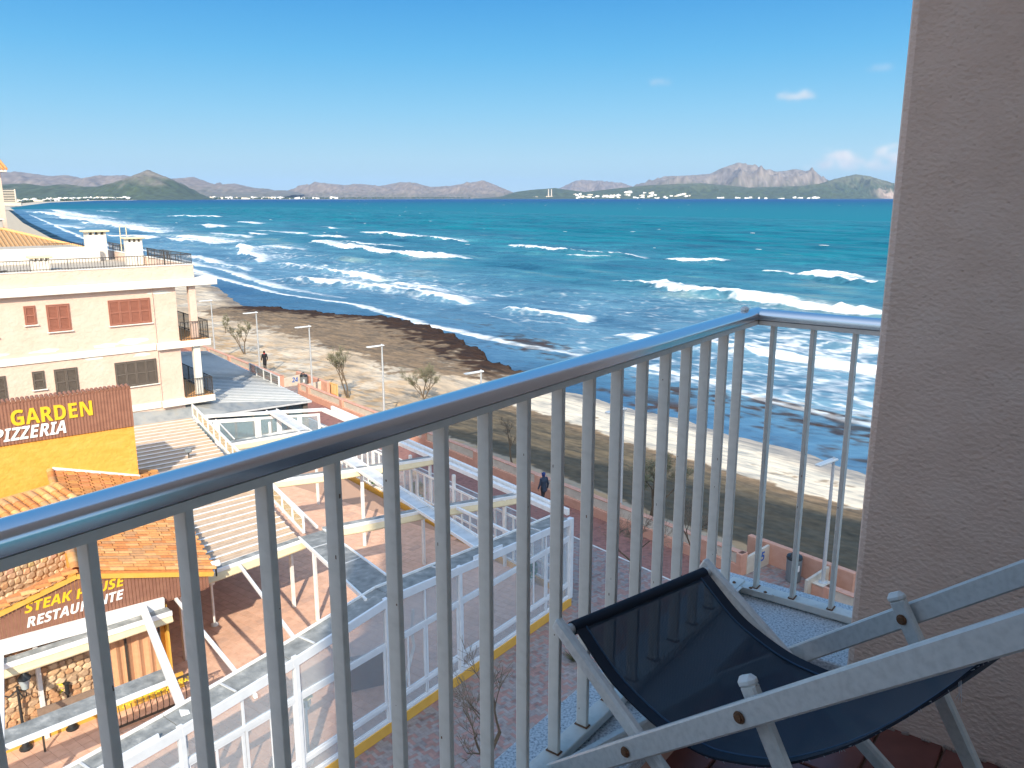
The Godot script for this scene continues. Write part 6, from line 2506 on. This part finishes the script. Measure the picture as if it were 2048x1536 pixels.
	obj("panel", st, rough_mat([lin(.16, .1, .07), lin(.22, .14, .1)], .8, .7, 92), bd)
	var dp := thing("drain_pipe", "kinked white drain pipe behind the glass screen", "pipe", at(F(8.2, .3, .35)))
	st = S()
	tube(st, [F(8.2, 3.2, .35), F(8.3, 2.5, .35), F(8.1, 1.9, .45), F(8.6, .9, .4), F(8.55, .45, .35)], [.05, .05, .05, .05, .05], 8)
	obj("pipe", st, M.white, dp, true)

func lantern_post(p: Vector3, h: float, three: bool, label: String) -> void:
	var o := thing("lantern_post", label, "lamp post", at(p), "black lantern posts")
	var st := S()
	lathe(st, Vector3.ZERO, [[0, 0], [.17, 0], [.17, .05], [.11, .09], [.07, .3], [.045, .36], [.032, h - .45], [.05, h - .42], [.0, h - .38]], 10)
	obj("post", st, M.black, o)
	if not three:
		st = S()
		var ring := []
		var rr := []
		for i in 17:
			ring.append(Vector3(-.17 + cos(i * TAU / 16) * .16, h - .5 + sin(i * TAU / 16) * .16, 0))
			rr.append(.018)
		tube(st, ring, rr, 6)
		lathe(st, Vector3(0, h - .42, 0), [[0, 0], [.06, .02], [.06, .3], [.1, .34], [0, .4]], 8)
		obj("scroll", st, M.black, o)
		st = S()
		for i in 60:
			var p2 := Vector3(-.17, h - .4 + rng.randf() * .35, 0) + Vector3(rng.randf_range(-.06, .06), 0, rng.randf_range(-.06, .06))
			tri(st, p2, p2 + Vector3(.05, .03, 0), p2 + Vector3(0, .05, .04), Vector3(0, .5, .8))
		obj("flowers", st, M.flower, o)
	for k in (3 if three else 0):
		var a := TAU * k / 3 + .5
		var d := Vector3(cos(a), 0, sin(a))
		st = S()
		tube(st, [Vector3(0, h - .5, 0), d * .22 + Vector3(0, h - .66, 0), d * .40 + Vector3(0, h - .55, 0), d * .40 + Vector3(0, h - .32, 0)], [.022, .022, .022, .022], 6)
		obj("arm", st, M.black, o)
		st = S()
		lathe(st, d * .40 + Vector3(0, h - .36, 0), [[0, 0], [.09, .01], [.16, .32], [.19, .33], [.08, .46], [.02, .54], [0, .58]], 6)
		var l := obj("lantern", st, M.black, o)
		st = S()
		lathe(st, d * .40 + Vector3(0, h - .36, 0), [[.095, .03], [.158, .30]], 6)
		obj("glass", st, plain(lin(.35, .42, .45), .15), l)

func white_lantern(p: Vector3, h: float, label: String) -> void:
	var o := thing("white_lantern", label, "lantern", at(p), "white lanterns on the terrace")
	var st := S()
	lathe(st, Vector3.ZERO, [[0, 0], [.14, 0], [.13, .06], [.05, .12], [.045, h - .55], [.08, h - .5], [0, h - .5]], 10)
	obj("post", st, M.white, o)
	st = S()
	lathe(st, Vector3(0, h - .5, 0), [[0, 0], [.12, 0], [.17, .34], [0, .34]], 6)
	var b := obj("lantern_body", st, M.white, o)
	for k in 6:
		var a := TAU * (k + .5) / 6
		st = S()
		box(st, Transform3D(Basis(Vector3.UP, -a + PI / 2), Vector3(cos(a) * .137, h - .32, sin(a) * .137)), Vector3(.08, .16, .02))
		obj("pane", st, plain(lin(.45, .42, .36), .3), b)
	st = S()
	lathe(st, Vector3(0, h - .16, 0), [[0, 0], [.23, .0], [.21, .03], [.08, .14], [.05, .2], [0, .22]], 6)
	obj("cap", st, M.awning, o)

# ---------------------------------------------------------------- the cream apartment building on the left
func cream_building() -> void:
	var o := thing("cream_apartments", "cream three storey apartment building with brown shutters and roof terrace", "building", TB)
	var st := S()
	bx(st, Vector3(-11, 5.23, -11), Vector3(22, 10.46, 22))
	obj("wall", st, M.cream, o)
	# floor bands and balcony slabs
	for y in [3.80, 7.15]:
		st = S()
		bx(st, Vector3(-11.75, y, .0), Vector3(20.8, .36, .16), .01)
		obj("floor_band", st, M.cream_white, o)
		st = S()
		bx(st, Vector3(.2, y, -5.9), Vector3(3.0, .38, 12.3), .01)
		var sl := obj("balcony_slab", st, M.cream_white, o)
		st = S()
		slab(st, [Vector2(.02, .2), Vector2(1.66, .2), Vector2(1.66, -12), Vector2(.02, -12)], y + .191, y + .20)
		obj("balcony_floor", st, M.tiles[3], sl)
		balcony_rail(o, y + .2)
		st = S()
		bx(st, Vector3(.92, y + 1.78, -.12), Vector3(.38, 3.16 if y < 5 else 3.1, .36), .01)
		obj("column", st, M.cream if y > 5 else M.cream_white, o)
		for zz in [-4.2, -8.2, -11.6]:
			st = S()
			bx(st, Vector3(.92, y + 1.78, zz), Vector3(.38, 3.1, .36), .01)
			obj("column", st, M.cream, o)
		st = S()
		bx(st, Vector3(.04, y + 1.35, -2.6), Vector3(.06, 2.2, 1.7))
		var w := obj("balcony_door", st, M.shutter_brown, o)
		st = S()
		bx(st, Vector3(.08, y + 1.4, -2.6), Vector3(.03, 1.9, 1.4))
		obj("pane", st, M.dark_pane, w)
		st = S()
		tube(st, [Vector3(.12, y + .2, -.9), Vector3(.12, y + 3.3, -.9)], [.05, .05], 8)
		obj("downpipe", st, M.galv, o)
	# roof slab, parapet
	st = S()
	bx(st, Vector3(-9.85, 10.68, -10.9), Vector3(24.3, .43, 22.5), .015)
	obj("roof_slab", st, M.cream_white, o)
	st = S()
	bx(st, Vector3(-10.45, 11.27, -.02), Vector3(23.1, .74, .2), .01)
	bx(st, Vector3(1.0, 11.27, -10.9), Vector3(.2, .74, 21.56), .01)
	obj("parapet", st, M.cream, o)
	st = S()
	bx(st, Vector3(-10.45, 11.66, -.02), Vector3(23.16, .05, .26), .008)
	bx(st, Vector3(1.0, 11.66, -10.95), Vector3(.26, .05, 21.55), .008)
	obj("parapet_cap", st, M.cream_white, o)
	st = S()
	slab(st, [Vector2(-21.8, -.13), Vector2(.89, -.13), Vector2(.89, -21.6), Vector2(-21.8, -21.6)], 10.9, 11.1)
	obj("roof_floor", st, M.roof_floor, o)
	st = S()
	bx(st, Vector3(-11.0, 11.6, -14.0), Vector3(21.2, 1.0, .24), .01)
	bx(st, Vector3(-.45, 11.4, -17.8), Vector3(.24, .6, 7.4), .01)
	obj("roof_wall", st, M.roof_white, o)
	st = S()
	slab(st, [Vector2(-21.6, -14.1), Vector2(-.6, -14.1), Vector2(-.6, -21.5), Vector2(-21.6, -21.5)], 11.3, 11.9)
	obj("upper_roof", st, M.roof_floor, o)
	# windows: [right edge, left edge, bottom, top, leaves, upper storey]
	for w in [[7.08, 7.62, 8.98, 9.96, 1, true], [5.5, 6.6, 8.52, 9.94, 2, true], [1.43, 3.61, 8.55, 9.94, 4, true], [7.05, 7.62, 5.57, 6.54, 1, false], [5.47, 6.6, 5.11, 6.52, 2, false], [1.40, 3.61, 5.07, 6.50, 4, false], [8.81, 10.0, 5.1, 6.5, 2, false], [8.9, 10.1, 8.5, 9.95, 2, true], [11.5, 13.6, 8.5, 9.95, 4, true], [11.5, 13.6, 5.1, 6.5, 4, false]]:
		window(o, -w[1], -w[0], w[2], w[3], w[4], M.shutter_red if w[5] else M.shutter_brown)
	# whitewashed repairs, a rain pipe and a long crack joint on the front
	var rp := RandomNumberGenerator.new()
	rp.seed = 33
	for q in [[-2.6, 7.62, .95, .2], [-3.9, 7.5, .7, .14], [-4.6, 7.0 - .12, .5, .1], [-6.9, 7.55, .8, .12], [-.9, 10.2, .8, .1], [-2.1, 6.78, .6, .12], [-9.5, 7.6, 1.0, .16]]:
		st = S()
		var ring := []
		for i in 14:
			var a := TAU * i / 14
			var k := rp.randf_range(.6, 1.1)
			ring.append(Vector3(q[0] + cos(a) * q[2] * k, q[1] + sin(a) * q[3] * k, .003))
		for i in 14:
			tri(st, Vector3(q[0], q[1], .003), ring[i], ring[(i + 1) % 14], Vector3.BACK)
		obj("repair_patch", st, M.cream_white, o)
	st = S()
	tube(st, [Vector3(-1.28, 10.45, .05), Vector3(-1.28, 7.35, .05)], [.022, .022], 6)
	tube(st, [Vector3(-1.28, 6.95, .05), Vector3(-1.28, 4.0, .05)], [.022, .022], 6)
	obj("cable_pipe", st, M.cream, o)
	# iron railing round the roof
	var rail := S()
	var bars := S()
	var runs := [[Vector3(-21, 11.685, -.02), Vector3(1.05, 11.685, -.02)], [Vector3(1.05, 11.685, -.02), Vector3(1.05, 11.685, -5.0)], [Vector3(1.05, 11.685, -5.0), Vector3(.2, 11.685, -5.0)], [Vector3(1.6, 11.685, -5.6), Vector3(1.85, 11.685, -11)], [Vector3(1.85, 11.685, -11), Vector3(.9, 11.685, -11.2)], [Vector3(1.7, 11.685, -11.4), Vector3(1.75, 11.685, -15.2)], [Vector3(1.75, 11.685, -15.2), Vector3(.8, 11.685, -15.3)], [Vector3(1.7, 11.685, -15.4), Vector3(1.8, 11.685, -20.3)], [Vector3(1.8, 11.685, -20.3), Vector3(-2.6, 11.685, -20.8)]]
	for q in runs:
		var a: Vector3 = q[0]
		var b: Vector3 = q[1]
		if a.z < -5.3:
			a.y = 11.1
			b.y = 11.1
		var h := .55 if q[0].z > -5.2 else .95
		beam(rail, a + Vector3(0, h, 0), b + Vector3(0, h, 0), .05, .035)
		beam(rail, a + Vector3(0, .07, 0), b + Vector3(0, .07, 0), .03, .03)
		var n := maxi(2, int((b - a).length() / .145))
		for i in n + 1:
			var p := a.lerp(b, float(i) / n)
			var t := .032 if i % 12 == 0 else .018
			bx(bars, p + Vector3(0, h * .5, 0), Vector3(t, h, t))
	var rr := obj("roof_railing", rail, M.iron, o)
	tag(obj("bars", bars, M.iron, rr), "", "", "", "stuff")
	# chimneys
	chimney(o, Vector3(-.35, 11.1, -15.0), 1.25, 1.75)
	chimney(o, Vector3(.35, 11.1, -8.6), .95, 1.5)
	chimney(o, Vector3(-5.15, 11.1, -8.2), .95, .55)
	chimney(o, Vector3(-8.55, 11.1, -7.4), 1.0, .55)
	for p in [Vector3(1.2, 11.1, -14.6), Vector3(1.35, 11.1, -13.6)]:
		st = S()
		tube(st, [p, p + Vector3(0, 2.35, 0)], [.035, .035], 6)
		obj("roof_pole", st, M.galv if false else M.awning, o)
	st = S()
	tube(st, [Vector3(1.2, 13.4, -14.6), Vector3(1.35, 13.4, -13.6)], [.03, .03], 6)
	obj("roof_pole", st, M.awning, o)
	# loose bits of pipe on the roof
	for q in [[Vector3(-4.3, 11.2, -5.8), Vector3(-3.6, 11.2, -6.1)], [Vector3(-7.9, 11.3, -6.0), Vector3(-7.2, 11.3, -6.3)], [Vector3(.6, 11.2, -3.4), Vector3(.6, 12.0, -3.4)]]:
		st = S()
		tube(st, [q[0], q[1]], [.05, .05], 6)
		obj("pipe", st, M.iron, o)
	annex()

func window(o: Node, x0: float, x1: float, y0: float, y1: float, leaves: int, m: Material) -> void:
	var st := S()
	var w := x1 - x0
	var cx := (x0 + x1) * .5
	var cy := (y0 + y1) * .5
	bx(st, Vector3(cx, y1 - .02, .02), Vector3(w, .04, .05))
	bx(st, Vector3(cx, y0 + .02, .02), Vector3(w, .04, .05))
	bx(st, Vector3(x0 + .02, cy, .02), Vector3(.04, y1 - y0 - .08, .05))
	bx(st, Vector3(x1 - .02, cy, .02), Vector3(.04, y1 - y0 - .08, .05))
	var f := obj("window", st, m, o)
	st = S()
	bx(st, Vector3(cx, y0 - .03, .05), Vector3(w + .14, .05, .14), .008)
	obj("sill", st, M.cream_white, f)
	var lw := (w - .09) / leaves
	for i in leaves:
		st = S()
		var a := x0 + .045 + i * lw
		var c := a + lw * .5
		for q in [[a + .035, .05], [a + lw - .035, .05]]:
			bx(st, Vector3(q[0], cy, .025), Vector3(.055, y1 - y0 - .1, .045), .004)
		for yy in [y0 + .09, cy, y1 - .09]:
			bx(st, Vector3(c, yy, .022), Vector3(lw - .13, .07, .04))
		bx(st, Vector3(c, cy, .004), Vector3(lw - .1, y1 - y0 - .1, .008))
		var n := int((y1 - y0) / .075)
		for k in n:
			var yy := y0 + .1 + (y1 - y0 - .2) * (k + .5) / n
			box(st, Transform3D(Basis(Vector3.RIGHT, .6), Vector3(c, yy, .012)), Vector3(lw - .13, .055, .008))
		obj("shutter", st, m, f)

func balcony_rail(o: Node, y: float) -> void:
	var st := S()
	var pts := [Vector3(.06, y, .16), Vector3(1.6, y, .16), Vector3(1.6, y, -3.9), Vector3(1.6, y, -11.8)]
	for i in pts.size() - 1:
		for h in [1.05, .1]:
			beam(st, pts[i] + Vector3(0, h, 0), pts[i + 1] + Vector3(0, h, 0), .04, .035)
	var r := obj("balcony_railing", st, M.iron, o)
	for i in pts.size() - 1:
		var n := int((pts[i + 1] - pts[i]).length() / .14)
		for k in n + 1:
			if i > 0 and k == 0: continue
			var p: Vector3 = pts[i].lerp(pts[i + 1], float(k) / n)
			st = S()
			bx(st, p + Vector3(0, .53, 0), Vector3(.02, 1.04, .02) if k > 0 and k < n else Vector3(.045, 1.1, .045))
			obj("bar", st, M.iron, r)

func chimney(o: Node, p: Vector3, w: float, h: float) -> void:
	var st := S()
	bx(st, p + Vector3(0, h * .5, 0), Vector3(w, h, w * .7), .01)
	var c := obj("chimney", st, M.roof_white, o)
	for s in [-.44, -.15, .15, .44]:
		st = S()
		bx(st, p + Vector3(s * w, h + .1, 0), Vector3(w * .12, .2, w * .66))
		obj("vent_pier", st, M.roof_white, c)
	st = S()
	bx(st, p + Vector3(0, h + .25, 0), Vector3(w * 1.32, .11, w * 1.0), .02)
	obj("cap", st, M.awning, c)

func annex() -> void:
	var o := thing("glazed_annex", "glass walled annex with grey corrugated roof beside the promenade", "building", TB * at(Vector3(3, 0, -8)))
	var st := S()
	var T := TB
	corrugated(st, T * Vector3(.02, 3.52, -21), T * Vector3(.02, 3.52, -.4), T * Vector3(8.7, 2.75, -21), T * Vector3(7.5, 2.75, .75), .5, [[0.0, 0.0], [.66, 0.0], [.74, .05], [.9, .05], [1.0, 0.0]])
	quad_auto(st, T * Vector3(.02, 3.46, -21), T * Vector3(.02, 3.46, -.4), T * Vector3(7.5, 2.69, .75), T * Vector3(8.7, 2.69, -21), Vector3.DOWN)
	var mr := obj("main_roof", st, M.roof_grey, o, true)
	for i in 41:
		var f := (i + .82) / 41.0
		st = S()
		beam(st, T * Vector3(.05, 3.52, -21).lerp(Vector3(.05, 3.52, -.4), f) + Vector3(0, .055, 0), T * Vector3(8.72, 2.75, -21).lerp(Vector3(7.52, 2.75, .75), f) + Vector3(0, .055, 0), .1, .012)
		obj("white_ridge_strip", st, M.white, mr)  # thin white strip following every raised ridge
	st = S()
	quad_auto(st, T * Vector3(.0, 3.55, -.35), T * Vector3(-3.4, 3.55, .09), T * Vector3(-3.2, 2.85, 1.3), T * Vector3(2.2, 2.95, 1.05), Vector3.UP)
	tri(st, T * Vector3(.0, 3.55, -.35), T * Vector3(2.2, 2.95, 1.05), T * Vector3(7.5, 2.76, .75), Vector3.UP)
	quad_auto(st, T * Vector3(.0, 3.5, -.35), T * Vector3(-3.4, 3.5, .09), T * Vector3(-3.2, 2.8, 1.3), T * Vector3(2.2, 2.9, 1.05), Vector3.DOWN)
	obj("front_roof", st, M.roof_grey, o, true)
	st = S()
	beam(st, T * Vector3(-3.25, 2.8, 1.32), T * Vector3(2.2, 2.88, 1.07), .08, .1)
	beam(st, T * Vector3(2.2, 2.88, 1.07), T * Vector3(7.55, 2.7, .78), .08, .1)
	beam(st, T * Vector3(7.55, 2.7, .78), T * Vector3(8.75, 2.7, -21), .1, .1)
	obj("eave_gutter", st, M.metal_light, o, true)
	# glazed front and sea side
	var a := T * Vector3(-3.0, 0, .7)
	var b := T * Vector3(7.2, 0, .4)
	var n := 9
	for i in n:
		var q0 := a.lerp(b, float(i) / n)
		var q1 := a.lerp(b, float(i + 1) / n)
		glazed_bay(o, q0, q1, 1.05, 2.66, .07, M.shutter_brown, glass(Color(.35, .45, .48), .55) if i == 0 else o.get_node("window/pane").material_override)
		st = S()
		beam(st, q0 + Vector3(0, .52, 0), q1 + Vector3(0, .52, 0), .1, 1.04)
		obj("lower_panel", st, M.white if i > 3 else M.shutter_brown, o, true)
	a = T * Vector3(7.2, 0, .4)
	b = T * Vector3(8.3, 0, -20.5)
	for i in 10:
		var q0 := a.lerp(b, float(i) / 10)
		var q1 := a.lerp(b, float(i + 1) / 10)
		glazed_bay(o, q0, q1, .5, 2.62, .07, M.shutter_brown, o.get_node("window/pane").material_override)
	st = S()
	box(st, T * at(Vector3(7.25, 1.35, .42)), Vector3(.3, 2.7, .3))
	obj("corner_post", st, M.shutter_brown, o, true)
	# what can be seen of the inside
	st = S()
	box(st, T * at(Vector3(3.6, .05, -10)), Vector3(8, .1, 20))
	obj("floor", st, M.terrace, o, true)
	for k in 4:
		st = S()
		box(st, T * at(Vector3(1.2 + k * 1.6, .75, -2.2)), Vector3(.8, .06, .8))
		box(st, T * at(Vector3(1.2 + k * 1.6, .4, -2.2)), Vector3(.1, .66, .1))
		obj("table", st, M.brown, o, true)
	# wind screen standing on the sea edge of the roof
	var w := thing("wind_screen", "low smoked glass wind screen with white posts on the edge of the grey roof", "screen", TB * at(Vector3(7.7, 2.8, -7)))
	a = TB * Vector3(7.65, 0, -4.2)
	b = TB * Vector3(8.0, 0, -10.0)
	st = S()
	beam(st, a + Vector3(0, 3.15, 0), b + Vector3(0, 3.15, 0), .02, .62)
	obj("pane", st, glass(Color(.3, .34, .34), .5), w, true)
	for y in [2.84, 3.47]:
		st = S()
		beam(st, a + Vector3(0, y, 0), b + Vector3(0, y, 0), .05, .05)
		obj("rail", st, M.metal_light, w, true)
	for i in 5:
		obj("post", post(a.lerp(b, i / 4.0), 2.72, 3.5, .09, (b - a).normalized()), M.white, w, true)

# ---------------------------------------------------------------- buildings behind the cream one
func behind_left() -> void:
	var o := thing("tiled_house", "house with brown hipped tile roof behind the cream building's roof terrace", "house", TB * at(Vector3(-9, 0, -31)))
	var st := S()
	bx(st, Vector3(-2, 5.5, 0), Vector3(20, 11.0, 10))
	obj("wall", st, M.cream, o)
	st = S()
	var e := 11.1
	var t := 12.75
	var c := [Vector3(-12.6, e, 5.5), Vector3(11.0, e, 5.5), Vector3(11.0, e, -5.5), Vector3(-12.6, e, -5.5)]
	var r0 := Vector3(-7, t, 0)
	var r1 := Vector3(5.6, t, 0)
	quad_auto(st, c[0], c[1], r1, r0, Vector3.UP)
	quad_auto(st, c[2], c[3], r0, r1, Vector3.UP)
	tri(st, c[1], c[2], r1, (c[2] - c[1]).cross(r1 - c[1]).normalized() * (1.0 if (c[2] - c[1]).cross(r1 - c[1]).y > 0 else -1.0))
	tri(st, c[3], c[0], r0, (c[0] - c[3]).cross(r0 - c[3]).normalized() * (1.0 if (c[0] - c[3]).cross(r0 - c[3]).y > 0 else -1.0))
	for i in 4:
		quad_auto(st, c[i], c[(i + 1) % 4], c[(i + 1) % 4] + Vector3(0, -.15, 0), c[i] + Vector3(0, -.15, 0), (c[i] + c[(i + 1) % 4]) * .5 - Vector3(-2.6, e, 0))
	var rf := obj("roof", st, M.old_tiles, o)
	# rows of round tiles running down the slopes
	var rows := S()
	for i in 78:
		var x := -12.4 + i * .3
		var f := 1.0
		if x < -7: f = (x + 12.6) / 5.6
		if x > 5.6: f = (11.0 - x) / 5.4
		tube(rows, [Vector3(x, e + .03, 5.55), Vector3(x, e + .03, 5.5).lerp(Vector3(x, t + .03, 0), clampf(f, .02, 1))], [.1, .1], 6)
	for i in 36:
		var z := 5.3 - i * .3
		var f := 1.0 - absf(z) / 5.5
		tube(rows, [Vector3(11.05, e + .03, z), Vector3(11.0, e + .03, z).lerp(Vector3(5.6, t + .03, z), f)], [.1, .1], 6)
	obj("tile_row", rows, M.old_tiles, rf)
	var hips := S()
	for q in [[c[0], r0], [c[1], r1], [c[2], r1], [r0, r1]]:
		tube(hips, [q[0] + Vector3(0, .08, 0), q[1] + Vector3(0, .08, 0)], [.15, .15], 7)
	obj("hip_tiles", hips, M.awning if false else M.tiles[3], rf)
	# grey flat roofed block, terrace walls and tall cream tower farther left
	var g := thing("flat_roofed_block", "flat roofed block with grey parapet behind the brown tiled roof", "building", TB * at(Vector3(-13, 0, -50)))
	st = S()
	bx(st, Vector3(0, 6.1, 0), Vector3(22, 12.2, 12))
	obj("wall", st, M.cream, g)
	st = S()
	bx(st, Vector3(.2, 12.75, .2), Vector3(22.6, 1.1, 12.6), .02)
	obj("parapet", st, rough_mat([lin(.36, .33, .3), lin(.48, .45, .41)], 4.0, .9, 95), g)
	st = S()
	bx(st, Vector3(.2, 13.34, .2), Vector3(22.9, .1, 12.9), .02)
	obj("parapet_cap", st, M.cream_white, g)
	var tw := thing("cream_tower", "tall cream block with tiled eave at the far left edge", "building", Transform3D(TB.basis, Vector3(-50.9, 0, -85) - TB.basis.x * 5.3 - TB.basis.z * 3.0))
	st = S()
	bx(st, Vector3(.3, 8.9, 0), Vector3(10.0, 17.8, 6))
	obj("wall", st, M.cream, tw)
	st = S()
	bx(st, Vector3(.3, 17.95, .1), Vector3(11.0, .25, 7.2), .03)
	var ev := obj("eave", st, M.cream_white, tw)
	st = S()
	for i in 36:
		tube(st, [Vector3(-5.1 + i * .31, 18.12, 3.8), Vector3(-5.1 + i * .31, 19.3, -.5)], [.13, .13], 6)
	obj("tile_row", st, M.tiles[1], ev)
	var ta := thing("seafront_terrace", "stepped terrace with railings on the beach at the far left", "building", TB * at(Vector3(-2, 0, -70)))
	st = S()
	bx(st, Vector3(-4, 3.6, 0), Vector3(16, 7.2, 16))
	obj("wall", st, M.roof_floor, ta)
	for k in 4:
		st = S()
		bx(st, Vector3(-4, 7.5 + k * .25, 8), Vector3(16, .08, .08))
		obj("rail", st, M.iron, ta)
	for k in 9:
		st = S()
		bx(st, Vector3(-12 + k * 2.0, 7.7, 8), Vector3(.1, 1.1, .1))
		obj("post", st, M.iron, ta)
